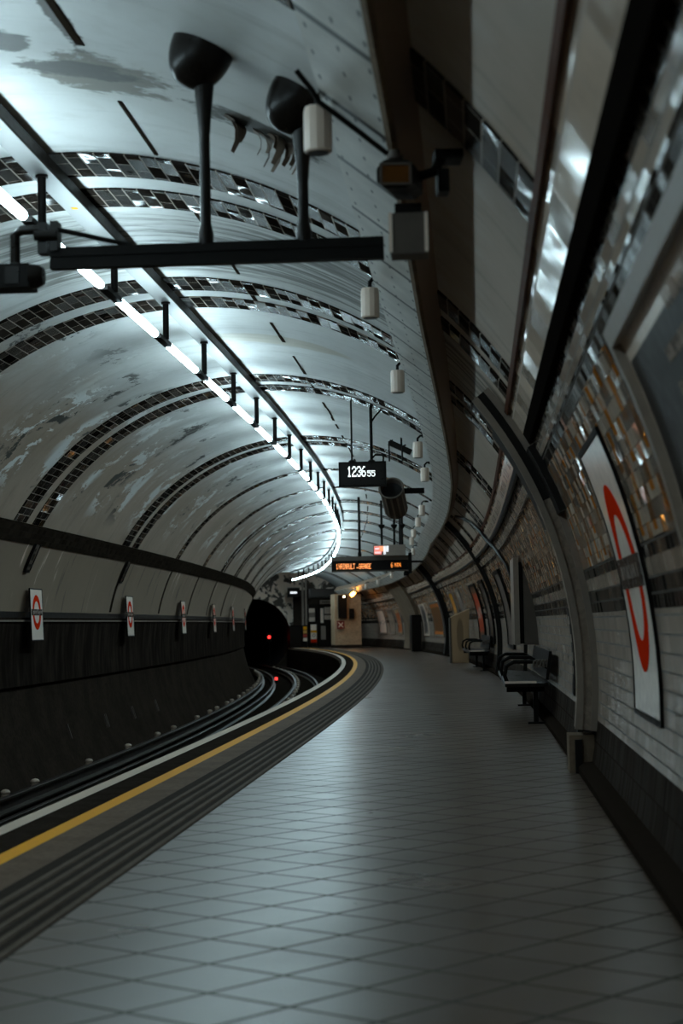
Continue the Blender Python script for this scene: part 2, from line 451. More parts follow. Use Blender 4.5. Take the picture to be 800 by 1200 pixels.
def m_steel(name, col, rough=0.45, joints=None, metal=0.0):
    n = NT(name, rough, metal, 0.5)
    uv = n.uv(); u, v, _ = n.sep(uv)
    b = n.noise(uv, 3.0, 5)
    c = n.mix(n.step(b, 0.3, 0.75), tuple(x * 0.72 for x in col), col)
    if joints:
        fr = n.math('FRACT', n.math('DIVIDE', u, joints))
        j = n.step(n.math('ABSOLUTE', n.math('SUBTRACT', fr, 0.5)), 0.5 - 0.042 / joints, 0.5 - 0.030 / joints)
        c = n.mix(j, c, (0.012, 0.011, 0.01))
        # rivets along both sides of each plate
        fu = n.math('SUBTRACT', n.math('FRACT', n.math('DIVIDE', u, 0.30)), 0.5)
        for v0 in (0.03, 0.17, 0.315):
            d = n.math('SQRT', n.math('ADD', n.math('POWER', n.math('MULTIPLY', fu, 0.07), 2.0), n.math('POWER', n.math('SUBTRACT', v, v0), 2.0)))
            c = n.mix(n.step(d, 0.0085, 0.0065), c, (0.02, 0.018, 0.016))
    return n.base(c, False)
def m_frieze():
    """cream tiles carrying a row of dark letter-sized marks too small to read"""
    n = NT('frieze_tile', 0.2, 0, 0.5)
    uv = n.uv(); u, v, _ = n.sep(uv)
    n1 = n.noise(n.comb(n.math('FLOOR', n.math('MULTIPLY', u, 16.0)), 3.0), 3.1, 0)
    fr = n.math('FRACT', n.math('MULTIPLY', u, 8.0))
    st = n.math('MULTIPLY', n.math('LESS_THAN', fr, 0.55), n.step(n1, 0.42, 0.5))
    inband = n.math('MULTIPLY', n.math('GREATER_THAN', v, 0.030), n.math('LESS_THAN', v, 0.105))
    return n.base(n.mix(n.math('MULTIPLY', n.math('MULTIPLY', st, inband), 0.85), (0.58, 0.57, 0.54), (0.05, 0.05, 0.05)))
def m_headwall():
    n = NT('flaking_headwall_paint', 0.7)
    g = n.n('ShaderNodeNewGeometry').outputs['Position']
    a = n.noise(g, 2.3, 5, 0.6, 0.5)
    return n.base(n.mix(n.step(a, 0.44, 0.49), (0.06, 0.06, 0.055), (0.66, 0.68, 0.66)))
def m_poster(name, top, mid, low, seed):
    n = NT(name, 0.3, 0, 0.15)
    top, mid, low = [tuple(min(0.85, x * 1.7) for x in c) for c in (top, mid, low)]
    g = n.n('ShaderNodeTexCoord').outputs['Generated']
    u, v, w = n.sep(g)
    x = n.noise(g, 3.0 + seed, 3, 0.5)
    h = n.math('ADD', w, n.math('MULTIPLY', n.math('SUBTRACT', x, 0.5), 0.35))
    c = n.mix(n.step(h, 0.28, 0.34), tuple(low), tuple(mid)); c = n.mix(n.step(h, 0.66, 0.72), c, tuple(top))
    return n.base(c)
def m_board():
    n = NT('bare_board', 0.75)
    g = n.ob(); u, v, w = n.sep(g)
    x = n.noise(n.scale(g, (6, 6, 1.2)), 1.0, 5)
    c = n.mix(x, (0.30, 0.24, 0.15), (0.42, 0.34, 0.22))
    wp = n.noise(g, 3.0, 3)
    a = n.blob(u, w, -0.02, 0.75, 0.10, 0.50, wp, 0.12)
    return n.base(n.mix(n.math('MULTIPLY', a, 0.75), c, (0.14, 0.11, 0.07)))

M_PLASTER = m_plaster(); M_SIDE = m_side_plaster()
M_ARCH = m_dark_band('dark_arch_tiles', 0.29, 0.098, c=(0.010, 0.0095, 0.009), mort=(0.24, 0.25, 0.25), msize=0.0045, rough=0.06, spec=0.07, wob=0.55)
M_BANDL = m_dark_band('dark_course_tiles', 0.15, 0.075, c=(0.014, 0.013, 0.011), mort=(0.022, 0.021, 0.02), rough=0.5, spec=0.0)
M_DTILE = m_dark_band('black_wall_tiles', 0.152, 0.076, c=(0.012, 0.012, 0.012), mort=(0.05, 0.05, 0.046), rough=0.10, spec=0.12)
M_SKIRT = m_dark_band('dark_skirting_tiles', 0.076, 0.152, c=(0.018, 0.0165, 0.015), mort=(0.030, 0.028, 0.026), rough=0.5, spec=0.01)
M_BRICK = m_wall_tile('cream_wall_tiles', (0.40, 0.40, 0.385), (0.33, 0.33, 0.315), (0.05, 0.048, 0.044), 0.20, 0.086, 0.18, 0.05)
M_CREAM = m_wall_tile('cream_course_tiles', (0.40, 0.39, 0.36), (0.33, 0.32, 0.30), (0.14, 0.135, 0.12), 0.30, 0.15, 0.10, 0.12)
M_GLAZE = m_wall_tile('glazed_cream_tiles', (0.66, 0.65, 0.61), (0.60, 0.59, 0.55), (0.34, 0.33, 0.31), 0.45, 0.22, 0.07, 0.10)
M_AMBER = m_orange_tile()
M_FLOOR = m_floor()
M_ASPH = m_concrete('platform_asphalt', (0.018, 0.0172, 0.016), (0.028, 0.027, 0.025), 0.9, 4.0, 0.0)
M_GREYS = m_concrete('grey_edge_paving', (0.095, 0.082, 0.068), (0.13, 0.115, 0.095), 0.7, 3.0, 0.03)
M_TACT = m_concrete('dark_tactile_paving', (0.020, 0.0185, 0.016), (0.028, 0.026, 0.023), 0.8, 4.0, 0.03)
M_RIDGE = m_concrete('worn_tactile_ridges', (0.075, 0.070, 0.061), (0.10, 0.094, 0.083), 0.7, 5.0, 0.05)
M_YEL = m_paint('yellow_line_paint', (0.66, 0.36, 0.008), (0.30, 0.17, 0.02), 0.34)
M_WHT = m_paint('white_edge_paint', (0.50, 0.50, 0.47), (0.22, 0.22, 0.2), 0.34)
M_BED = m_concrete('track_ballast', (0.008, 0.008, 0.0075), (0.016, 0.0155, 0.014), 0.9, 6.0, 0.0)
M_LOW = m_concrete('sooty_concrete', (0.026, 0.025, 0.023), (0.038, 0.036, 0.033), 0.9, 2.0, 0.0)
M_CLAD = m_cladding()
M_LEDGE = simple('cornice_grey', (0.20, 0.195, 0.18), 0.5)
M_RIB = m_concrete('rib_concrete', (0.20, 0.195, 0.178), (0.28, 0.27, 0.25), 0.6, 3.0)
M_RIBD = simple('dark_rib_steel', (0.010, 0.010, 0.010), 0.5, spec=0.15)
M_BROWN = m_concrete('brown_render', (0.13, 0.115, 0.09), (0.18, 0.16, 0.125), 0.8, 2.0)
M_RUST = simple('rust_red_strip', (0.075, 0.030, 0.016), 0.5, spec=0.05)
M_TRAY = simple('cable_tray_black', (0.008, 0.008, 0.008), 0.6, spec=0.0)
M_DUCT = m_steel('duct_cream_steel', (0.66, 0.64, 0.59), 0.42, joints=1.0)
M_DUCTB = simple('duct_shaded_side', (0.24, 0.20, 0.155), 0.6)  # side of the cream duct, its shade put into a browner colour
M_TRUNK = simple('trunking_pale', (0.20, 0.25, 0.29), 0.5, var=0.05)
M_TRUNKD = simple('trunking_shaded_side', (0.014, 0.0135, 0.013), 0.5, spec=0.15)  # near black: the shade on the trunking sides is put into the colour
M_BLACK = simple('black_steel', (0.006, 0.006, 0.006), 0.45, spec=0.08)
M_DARK = simple('charcoal_paint', (0.009, 0.0085, 0.008), 0.30, spec=0.14)
M_GREY = simple('grey_enamel', (0.085, 0.084, 0.08), 0.5, spec=0.2)
M_PALE = simple('pale_lamp_housing', (0.66, 0.66, 0.64), 0.4, var=0.05)
M_CHROME = simple('brushed_steel', (0.55, 0.55, 0.54), 0.22, 1.0, var=0.04)
M_RAIL = simple('rail_steel', (0.035, 0.033, 0.030), 0.45, 0.6)
M_RAILC = simple('conductor_steel', (0.045, 0.043, 0.04), 0.45, 0.6)
M_POT = simple('insulator_porcelain', (0.46, 0.45, 0.41), 0.35)
M_WENAM = simple('white_enamel', (0.72, 0.73, 0.71), 0.16, var=0.03)
M_RED = simple('red_enamel', (0.52, 0.030, 0.008), 0.5, var=0.04, spec=0.0)
M_PLATE = simple('sign_enamel', (0.80, 0.88, 0.92), 0.2, var=0.02, spec=0.3)
M_KERB = simple('dark_kerb', (0.020, 0.018, 0.016), 0.8, spec=0.0)
M_BLUE = simple('name_bar_dark_blue', (0.035, 0.038, 0.042), 0.25, var=0.05)
M_LETTER = simple('pale_lettering', (0.20, 0.20, 0.195), 0.4, var=0.05)
M_LETTERP = simple('poster_lettering', (0.32, 0.31, 0.30), 0.5, var=0.05, spec=0.05)
M_CRACK = simple('crack_soot', (0.022, 0.020, 0.017), 0.9, spec=0.0)
M_TUBE = glow('fluorescent_tube', (0.66, 0.91, 1.0), 37.0)
M_LED = glow('white_led', (0.85, 0.97, 1.0), 1.6)
M_AMB = glow('amber_led', (1.0, 0.27, 0.012), 1.9)
M_REDG = glow('red_signal_and_rail_glint', (1.0, 0.02, 0.015), 2.2)
M_AMBG = glow('amber_lamp_lens', (1.0, 0.40, 0.05), 25.0)
M_WARMG = glow('warm_lamp_lens', (1.0, 0.72, 0.45), 6.0)
M_PNLR = glow('lit_red_panel', (0.9, 0.05, 0.03), 0.8)
M_PNLO = glow('lit_orange_panel', (1.0, 0.22, 0.02), 1.0)
M_PNLW = glow('lit_white_panel', (0.85, 0.92, 1.0), 0.95)
M_GLASS = simple('dark_lens_glass', (0.10, 0.045, 0.012), 0.08)  # orange reflection in the lens put into the glass colour
M_BOARD = m_board()
M_HEAD = m_headwall()
M_INK = simple('dark_poster_sheet', (0.022, 0.0225, 0.023), 0.35, spec=0.04)
M_FRAME = simple('poster_frame_grey', (0.22, 0.22, 0.21), 0.35)
M_FRZ = m_frieze()
M_PIER = m_concrete('cream_pier_render', (0.34, 0.31, 0.235), (0.46, 0.42, 0.32), 0.7, 1.4)
M_TUNNEL = simple('running_tunnel_black', (0.004, 0.004, 0.004), 0.9)

# ------------------------------------------------------------------ the setting
TA, TE = -12.0, 88.0
# vault between the two long dark courses
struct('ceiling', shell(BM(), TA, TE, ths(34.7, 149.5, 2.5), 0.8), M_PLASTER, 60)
# left side: dark tile course, plaster band, cornice, cladding, sooty toe
trim(shell(BM(), TA, TE, ths(149.5, 153.8, 1.1), 0.8, 0.015, thick=0.11), M_BANDL)
struct('wall_left', shell(BM(), TA, TE, ths(153.8, 171, 2.0), 0.8), M_SIDE, 60)
bm = BM()
sweep(bm, [(-5.92, 1.20), (-5.80, 1.20), (-5.80, 1.222), (-5.92, 1.225)], TA, TE, 1.0)
trim(bm, M_LEDGE)
bm = BM(); sweep(bm, [(-5.92, 1.23), (-5.835, 1.23), (-5.83, 1.33), (-5.92, 1.34)], TA, TE, 1.0)
trim(bm, M_RIBD)
trim(shell(BM(), TA, TE, ths(170.2, 185.4, 1.9), 0.8, 0.035, thick=0.12), M_CLAD)
trim(shell(BM(), TA, TE, ths(185.4, 210.2, 2.5), 0.8, -0.02), M_LOW)
# right side
def right_mats(th):
    if th < -5.2: return 0
    if th < 7.8: return 1
    if th < 10.4: return 2
    if th < 11.8: return 3
    if th < 13.1: return 2
    if th < 25.9: return 4
    if th < 27.4: return 2
    if th < 28.7: return 3
    if th < 30.6: return 2
    return 5
brk = [-12.0, -8.6, -5.2, -2, 1.3, 4.5, 7.8, 10.4, 11.8, 13.1, 15.6, 18.2, 20.8, 23.4, 25.9, 27.4, 28.7, 30.6, 32.6, 34.7]
struct('wall_right', shell(BM(), TA, TE, brk, 0.8, mi=right_mats), [M_SKIRT, M_BRICK, M_DTILE, M_CREAM, M_AMBER, M_GLAZE], 60)
# small rounded kerb where wall meets platform
bm = BM(); sweep(bm, [(0.70, -0.02), (0.70, 0.045), (0.735, 0.075), (0.84, 0.085), (0.84, -0.02)], TA, TE, 1.0); trim(bm, M_KERB)
# red-brown strip between vault and tiled wall
bm = BM(); shell(bm, TA, TE, [34.35, 34.6, 34.9], 0.8, 0.02, thick=0.04); trim(bm, M_RUST)

# platform slab, its edge strips all one mesh
strips = [(-2.685, -2.575, 0), (-2.575, -2.36, 1), (-2.36, -2.255, 2), (-2.255, -2.03, 3), (-2.03, -1.595, 4), (-1.595, 0.86, 5)]
bm = BM(); uvl = bm.loops.layers.uv.verify()
ts = trange(TA, TE, 0.8)
edges = [strips[0][0]] + [b for _, b, _ in strips]
top = [[bm.verts.new(P(s, t, 0)) for s in edges] for t in ts]
bot = [[bm.verts.new(P(s, t, z)) for s, z in ((-2.685, -0.09), (-2.74, -0.10), (-2.74, -1.1), (0.86, -1.1))] for t in ts]
for i in range(len(ts) - 1):
    for j, (_, _, k) in enumerate(strips):
        f = bm.faces.new((top[i][j], top[i][j+1], top[i+1][j+1], top[i+1][j])); f.material_index = k
    f = bm.faces.new((bot[i][0], top[i][0], top[i+1][0], bot[i+1][0])); f.material_index = 0
    for a, b in ((1, 0), (2, 1), (3, 2)):
        f = bm.faces.new((bot[i][a], bot[i][b], bot[i+1][b], bot[i+1][a])); f.material_index = 6
floor = struct('floor', bm, [M_WHT, M_ASPH, M_YEL, M_GREYS, M_TACT, M_FLOOR, M_LOW])
bm = BM()
for k in range(5):
    s0 = -1.955 + k * 0.078
    sweep(bm, [(s0, 0.0), (s0 + 0.006, 0.006), (s0 + 0.034, 0.006), (s0 + 0.040, 0.0)], TA, 80, 1.0)
struct('tactile_ridges', bm, M_RIDGE, parent=floor)
# track bed
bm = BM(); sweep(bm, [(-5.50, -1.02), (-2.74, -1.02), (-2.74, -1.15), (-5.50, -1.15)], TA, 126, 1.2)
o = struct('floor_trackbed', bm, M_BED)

# dark tile arches
def arch(t0, t1, a=35.0, b=149.4, mat=M_ARCH):
    trim(shell(BM(), t0, t1, ths(a, b, 2.0), 0.3, 0.012, thick=0.02), mat)
arch(6.23, 6.86)
for t in (10.93, 15.02, 21.1, 28.2):
    arch(t, t + 0.58); arch(t + 0.93, t + 1.45)
for t in (34.3, 38.9, 43.1, 47.3, 51.6, 55.9, 60.3, 64.7, 69.2, 73.8, 78.4, 83.0):
    arch(t, t + 0.42); 
    if int(t) % 2: arch(t + 0.75, t + 0.95)
# fine dark joints on the platform-side haunch of the far bays
for i in range(24):
    t = 27.0 + i * 2.35
    trim(shell(BM(), t, t + 0.07, ths(35.2, 52, 3.0), 0.1, 0.008, thick=0.012), M_RIBD)
# long broken crack line along the crown
random.seed(3)
bm = BM()
shell(bm, 7.4, 8.72, [79.0, 79.75], 0.3, 0.006, thick=0.01); shell(bm, 9.7, 10.85, [79.15, 79.55], 0.3, 0.006, thick=0.01)
t = 12.45
while t < 60:
    L = random.uniform(0.25, 1.1); off = random.uniform(-0.25, 0.25)
    shell(bm, t, t + L, [79.2 + off * 0.4, 79.55 + off * 0.4 + random.uniform(0, 0.25)], 0.4, 0.006, thick=0.01)
    t += L + random.choice((0.03, 0.05, 0.5, 1.0))
trim(bm, M_CRACK)
# dark drip joints below the left course
bm = BM()
for t in (29.2, 34.6, 39.2, 43.4, 47.6):
    shell(bm, t, t + 0.16, ths(154, 168.5, 2.5), 0.2, 0.006, thick=0.01)
trim(bm, M_BANDL)

# projecting ribs on the platform side
def rib(t0, t1, a, b, dr, mat, dark_from=None, flange=0.025, edge=None):
    bm = BM()
    shell(bm, t0, t1, ths(a, b, 2.0), 0.2, dr, thick=dr + 0.02, mi=(lambda th: 1 if dark_from and th > dark_from else 0))
    shell(bm, t0 - 0.02, t0 + 0.03, ths(a, b, 2.0), 0.2, dr + flange, thick=0.05, mi=lambda th: 2)
    shell(bm, t0 - 0.02, t0 + 0.02, ths(a, b, 2.0), 0.2, 0.045, thick=0.05, mi=lambda th: 2)
    trim(bm, [mat, M_RIBD, edge or mat])
rib(13.05, 13.45, -6.5, 38.5, 0.14, M_RIB, 22.5, 0.014, M_LEDGE)
trim(shell(BM(), 13.62, 13.70, ths(-11, 37.5, 2.0), 0.2, 0.10, thick=0.11), M_RIBD)
trim(shell(BM(), 13.46, 14.3, ths(20, 35, 2.0), 0.2, 0.11, thick=0.12), M_RIBD)
trim(shell(BM(), 12.66, 13.03, ths(20.5, 29.2, 1.5), 0.2, 0.05, thick=0.06), M_RIBD)
rib(57.6, 58.4, -11.0, 48, 0.15, M_RIBD)
rib(68.6, 73.4, -11.0, 47, 0.13, M_BROWN)
rib(36.6, 37.0, -11.0, 47, 0.08, M_RIBD)
# dark toe and slot below the near rib
bm = BM(); M = F(0.66, 13.1, 0); box(bm, M, -0.02, 0.16, 0.0, 0.34, 0.0, 0.27); trim(bm, M_BROWN)
bm = BM(); box(bm, M, 0.02, 0.07, -0.03, 0.0, 0.0, 0.24); trim(bm, M_RIBD)

# near lower frieze of cream tile with lettering marks, beyond the near rib
dz = table([(0, 0), (54, 0), (62, -0.10), (72, -0.26), (84, -0.40)])
ds = table([(0, 0), (54, 0), (62, 0.0), (72, 0.03), (84, 0.10)])
def ribbon(s0, z0, w, t0, t1, mat, th=0.03, lean=(0.50, -0.866)):
    # thin board standing off the lining, leaning with it
    a = (s0, z0); b = (s0 + lean[0] * w, z0 + lean[1] * w)
    c = (b[0] + 0.866 * th, b[1] + 0.5 * th); d = (a[0] + 0.866 * th, a[1] + 0.5 * th)
    bm = BM(); sweep(bm, [b, a, d, c], t0, t1, 1.0, ds, dz)
    trim(bm, mat)
ribbon(0.275, 2.512, 0.135, 14.0, 86, M_FRZ)
ribbon(0.343, 2.393, 0.045, 14.0, 86, M_RIBD)
ribbon(0.420, 2.262, 0.085, 14.0, 86, M_CREAM)

# ------------------------------------------------------------------ head wall and running tunnel at the far end
def disc_wall():
    bm = BM(); M = F(0, TE, 0)
    cx, cz, rr = -4.35, 0.58, 1.78
    n = 48
    outer, inner = [], []
    for i in range(n + 1):
        a = lerp(-0.5 * PI, 1.5 * PI, i / n)
        inner.append((cx + rr * math.cos(a), cz + rr * math.sin(a)))
        outer.append((SC + (R + 0.05) * math.cos(a), ZC + (R + 0.05) * math.sin(a)))
    for d in (0.0, 0.35):
        I = [bm.verts.new(M @ Vector((x, d, z))) for x, z in inner]; O = [bm.verts.new(M @ Vector((x, d, z))) for x, z in outer]
        for i in range(n):
            f = bm.faces.new((I[i], O[i], O[i+1], I[i+1]))
            f.material_index = 0 if inner[i][1] > 0.9 else 1
        if d == 0: I0 = I
        else:
            for i in range(n): bm.faces.new((I0[i], I0[i+1], I[i+1], I[i])).material_index = 1
    bmesh.ops.recalc_face_normals(bm, faces=bm.faces[:])
    return bm
struct('wall_end', disc_wall(), [M_HEAD, M_LOW])
bm = BM()
prof = [(-4.35 + 1.78 * math.cos(a), 0.58 + 1.78 * math.sin(a)) for a in [2*PI*i/28 for i in range(28)]]
prof_o = [(-4.35 + 1.9 * math.cos(a), 0.58 + 1.9 * math.sin(a)) for a in [2*PI*i/28 for i in range(28)]]
sweep(bm, prof + [prof[0]], TE + 0.3, 126, 2.0, closed=False); sweep(bm, prof_o + [prof_o[0]], TE + 0.3, 126, 2.0, closed=False)
struct('wall_tunnel', bm, M_TUNNEL, 60)
bm = BM(); box(bm, F(-4.35, 125.5, 0.58), -1.9, 1.9, 0, 0.2, -1.9, 1.9); struct('wall_tunnel_end', bm, M_TUNNEL)

bm = BM(); box(bm, F(0, 87.75, 0), -2.42, 0.95, 0.0, 0.2, -1.05, 2.75); struct('wall_platform_end', bm, M_LOW)
# ------------------------------------------------------------------ rails
def rail(name, s, z, hgt, head, mat, label, cat, t1=124):
    b = head * 1.9
    prof = [(s-b/2, z-hgt), (s+b/2, z-hgt), (s+b/2, z-hgt+0.018), (s+0.012, z-hgt+0.035), (s+0.012, z-0.045), (s+head/2, z-0.03), (s+head/2, z-0.004),
            (s+head/2-0.006, z), (s-head/2+0.006, z), (s-head/2, z-0.004), (s-head/2, z-0.03), (s-0.012, z-0.045), (s-0.012, z-hgt+0.035), (s-b/2, z-hgt+0.018)]
    bm = BM(); sweep(bm, prof, TA, t1, 1.0)
    return tag(obj(name, bm, mat, None, 40), label, cat)
rail('conductor_rail', -5.245, -0.75, 0.17, 0.085, M_RAILC, 'raised conductor rail on white pots along the far tunnel wall', 'rail')
rail('running_rail', -4.86, -0.84, 0.16, 0.07, M_RAIL, 'running rail of the track farther from the platform', 'rail')
rail('conductor_rail', -4.14, -0.78, 0.17, 0.085, M_RAILC, 'centre conductor rail between the two running rails', 'rail')
rail('running_rail', -3.42, -0.84, 0.16, 0.07, M_RAIL, 'running rail nearest the platform edge, curving into the dark', 'rail')
def pot_bm():
    bm = BM()
    lathe(bm, Matrix.Identity(4), [(0.0, 0.0), (0.046, 0.0), (0.05, 0.02), (0.04, 0.045), (0.055, 0.06), (0.053, 0.075), (0.036, 0.092), (0.0, 0.10)], 14)
    return bm
pot0 = None
outer_t = [17.2, 18.7, 20.28, 21.7, 24.93, 28.04, 31.04, 33.05, 36.66, 39.12, 40.71, 43.31, 44.76, 47.2, 49.1, 51.2, 53.0, 55.1, 57.0, 59.1, 61.3, 63.2, 65.4, 67.5, 69.8, 72.0, 74.1]
for i, t in enumerate(outer_t):
    if pot0 is None:
        pot0 = obj('rail_insulator', pot_bm(), M_POT, None, 40, local=True); o = pot0
    else:
        o = pot0.copy(); COL.objects.link(o)
    o.matrix_world = F(-5.345, t, -0.80) @ Matrix.Rotation(t, 4, 'Z')
    tag(o, 'white porcelain pot insulator beside the conductor rail along the far wall', 'insulator', 'pot insulators along the outer conductor rail')
t = 40.0
while t < 84:
    for q in (-0.115,):
        o = pot0.copy(); COL.objects.link(o); o.matrix_world = F(-4.14 - q, t, -0.86) @ Matrix.Rotation(t, 4, 'Z')
        tag(o, 'white porcelain pot insulator beside the centre conductor rail', 'insulator', 'pot insulators along the centre conductor rail')
    t += 2.1

# ------------------------------------------------------------------ strip of fluorescent lamps over the platform edge
sL = lambda t: -2.66
zL = table([(-12, 3.95), (54, 3.95), (62, 3.80), (72, 3.60), (85, 3.535), (90, 3.53)])
bm = BM()
sweep(bm, [(-0.072, 0.0), (0.072, 0.0), (0.078, 0.012), (0.078, 0.085), (-0.078, 0.085), (-0.078, 0.012)], TA + 1, 86.5, 0.6, sL, zL)
for f in bm.faces:
    f.normal_update()
    f.material_index = 0 if f.normal.z < -0.9 else 1
trunk = tag(obj('lamp_trunking', bm, [M_TRUNK, M_TRUNKD]), 'long pale trunking with sides coloured dark for shade under the crown of the vault, carrying the lamps', 'trunking')
for t in (9.95, 11.95):
    bm = BM(); box(bm, F(-2.655, t, zL(t)), -0.022, 0.016, -0.025, 0.025, -0.003, 0.0); obj('sticker', bm, M_YEL, trunk)
SP = 2.275
lamp0 = None
for k in range(-10, 33):
    t = 11.03 + SP * k
    a, b = P(-2.66, t, zL(t)), P(-2.66, t + SP, zL(t + SP))
    d = (b - a); ang = math.atan2(-d.x, d.y); stretch = d.length / SP
    M = Matrix.Translation(a) @ Matrix.Rotation(ang, 4, 'Z') @ Matrix.Rotation(math.atan2(d.z, math.hypot(d.x, d.y)), 4, 'X') @ Matrix.Scale(stretch, 4, Vector((0, 1, 0)))
    if lamp0 is None:
        lamp0 = thing('fluorescent_lamp', Matrix.Identity(4), 'bare fluorescent tube on drop stems under the trunking along the crown', 'lamp', 'fluorescent lamps in the strip along the crown of the vault')
        I4 = Matrix.Identity(4)
        bm = BM(); cyl(bm, (0, 0, 0.0), (0, 0, -0.33), 0.027, n=12); cyl(bm, (0, 0, -0.004), (0, 0, -0.02), 0.04, n=12); obj('drop_stem', bm, M_BLACK, lamp0, 40, local=True)
        bm = BM(); box(bm, I4, -0.065, 0.0, -0.26, 0.31, -0.355, -0.32); obj('tube_holder', bm, M_BLACK, lamp0, bevel=0.006, local=True)
        bm = BM()
        prof = [(0.0, 0.0), (0.02, 0.0), (0.028, 0.025), (0.032, 0.06), (0.032, 1.60), (0.028, 1.635), (0.02, 1.66), (0.0, 1.66)]
        lathe(bm, Matrix.Translation((-0.035, 0.30, -0.335)) @ Matrix.Rotation(-PI/2, 4, 'X'), prof, 14); obj('tube', bm, M_TUBE, lamp0, 50, local=True)
        lamp0.matrix_world = M
    else:
        copy_tree(lamp0, M)

# ------------------------------------------------------------------ cable duct hugging the vault on the platform side
sD = table([(-12, -0.30), (7, -0.298), (11.3, -0.312), (20, -0.269), (25, -0.247), (32, -0.276), (38, -0.33), (44, -0.385), (48.5, -0.34), (59, -0.31), (69, -0.27), (77, -0.42), (84, -0.58)])
zD = table([(-12, 2.99), (44, 2.99), (48.5, 2.90), (59, 2.70), (69, 2.58), (77, 2.51), (84, 2.42)])
wD = 1.0
bm = BM()
prof = [(0.0, 0.0), (-0.275, 0.215), (-0.115, 0.40), (0.165, 0.175)]
sweep(bm, prof, TA, 85.0, 0.7, sD, zD)
uvl = bm.loops.layers.uv.verify()
for f in bm.faces:
    c = f.calc_center_median(); f.normal_update()
    vs = [l[uvl].uv.y for l in f.loops]
    f.material_index = 0 if max(vs) < 0.36 else 1
duct = tag(obj('cable_duct', bm, [M_DUCT, M_DUCTB]), 'cream riveted steel cable duct with its side coloured brown for shade, running along the vault', 'duct')
bm = BM(); sweep(bm, [(0.01, -0.012), (0.03, 0.0), (0.01, 0.025), (-0.012, 0.006)], TA, 85.0, 0.7, sD, zD); obj('edge_lip', bm, M_BROWN, duct)

# ------------------------------------------------------------------ little cylinder lamps on the duct edge
def down(M, label, scale=1.0):
    return M
dl0 = None
for t, s, z in ((6.83, -0.575, 3.0), (10.63, -0.60, 3.0), (14.17, -0.59, 3.0), (19.88, -0.60, 3.0), (23.26, -0.59, 3.0), (30.76, -0.715, 3.0), (34.4, -0.785, 3.0), (38.7, -0.85, 3.0), (42.5, -0.83, 3.0), (48, -0.72, 2.97), (52.5, -0.65, 2.92), (57, -0.58, 2.88), (64, -0.62, 2.75), (69, -0.75, 2.65), (73, -0.86, 2.58), (77, -0.90, 2.52)):
    if t < 44: t, s, z = t * 1.042, s - 0.013, z + 0.08
    M = F(s, t, z)
    if dl0 is None:
        dl0 = thing('loudspeaker_cylinder', Matrix.Identity(4), 'x', 'speaker', 'pale cylinders along the duct edge')
        bm = BM(); lathe(bm, Matrix.Identity(4), [(0.0, -0.095), (0.050, -0.095), (0.057, -0.088), (0.057, 0.07), (0.052, 0.09), (0.0, 0.095)], 12); obj('body', bm, M_PALE, dl0, 25, local=True)
        bm = BM(); lathe(bm, Matrix.Identity(4), [(0.0, -0.0975), (0.044, -0.0975), (0.044, -0.094), (0.0, -0.094)], 16); obj('grille', bm, M_DARK, dl0, local=True)
        bm = BM(); tube(bm, [(0.0, 0, 0.08), (0.0, 0, 0.13), (0.03, 0, 0.16), (0.09, 0, 0.165)], 0.013, 8); box(bm, Matrix.Identity(4), 0.05, 0.12, -0.025, 0.025, 0.14, 0.17); obj('bracket', bm, M_BLACK, dl0, 40, local=True)
        o = dl0; o.matrix_world = M
    else: o = copy_tree(dl0, M)
    if t < 8: lab = 'pale cylinder speaker beside the second pole, nearest on the duct edge'
    elif t < 12: lab = 'pale cylinder speaker on duct edge, just past the dark cross beam'
    elif t < 16: lab = 'pale cylinder speaker third along the duct edge, above and right of the clock'
    else: lab = 'small distant pale cylinder speaker in the receding row on the duct edge'
    o['label'] = lab

# ------------------------------------------------------------------ cross beam hung from the vault by two domed poles
TB = 8.2
beam = thing('hanging_cross_beam', F(-1.16, TB, 2.77), 'dark double-channel cross beam hung from the vault by two poles with domes', 'beam')
M = F(0, TB, 0)
bm = BM()
box(bm, M, -1.935, -0.385, -0.03, 0.03, 2.825, 2.868); box(bm, M, -1.935, -0.385, -0.022, 0.022, 2.805, 2.83); box(bm, M, -1.935, -0.385, -0.03, 0.03, 2.768, 2.81)
obj('channel_rail', bm, M_BLACK, beam, bevel=0.004)
for s, rd in ((-1.207, 0.150), (-0.752, 0.142)):
    zt = circ_z(s)
    dome_c = P(s, TB, zt)
    bm = BM()
    lathe(bm, Matrix.Translation(P(s, TB, 2.86)), [(0.0, 0), (0.036, 0), (0.037, 0.05), (0.026, 0.10), (0.025, zt - 2.86 - 0.42), (0.028, zt - 2.86 - 0.40), (0.030, zt - 2.86 - 0.36), (0.047, zt - 2.86 - 0.19), (0.05, zt - 2.86 - 0.10)], 20)
    pole = obj('pole', bm, M_DARK, beam, 40)
    # dome seated on the sloping vault
    x, y, a = path(TB)
    th = math.degrees(math.atan2(zt - ZC, s - SC))
    up = Vector((math.cos(a) * math.cos(rad(th)), math.sin(a) * math.cos(rad(th)), math.sin(rad(th))))
    q = Vector((0, 0, 1)).rotation_difference(up).to_matrix().to_4x4()
    D = Matrix.Translation(dome_c) @ q
    prof = [(0.0, -0.2051)] + [(rd * math.cos(w) ** 0.8, -0.205 * math.sin(w)) for w in [PI/2 * (1 - i / 10) for i in range(1, 11)]] + [(rd + 0.004, 0.01)]
    bm = BM(); lathe(bm, D, prof, 32); obj('dome', bm, M_DARK, beam, 50)
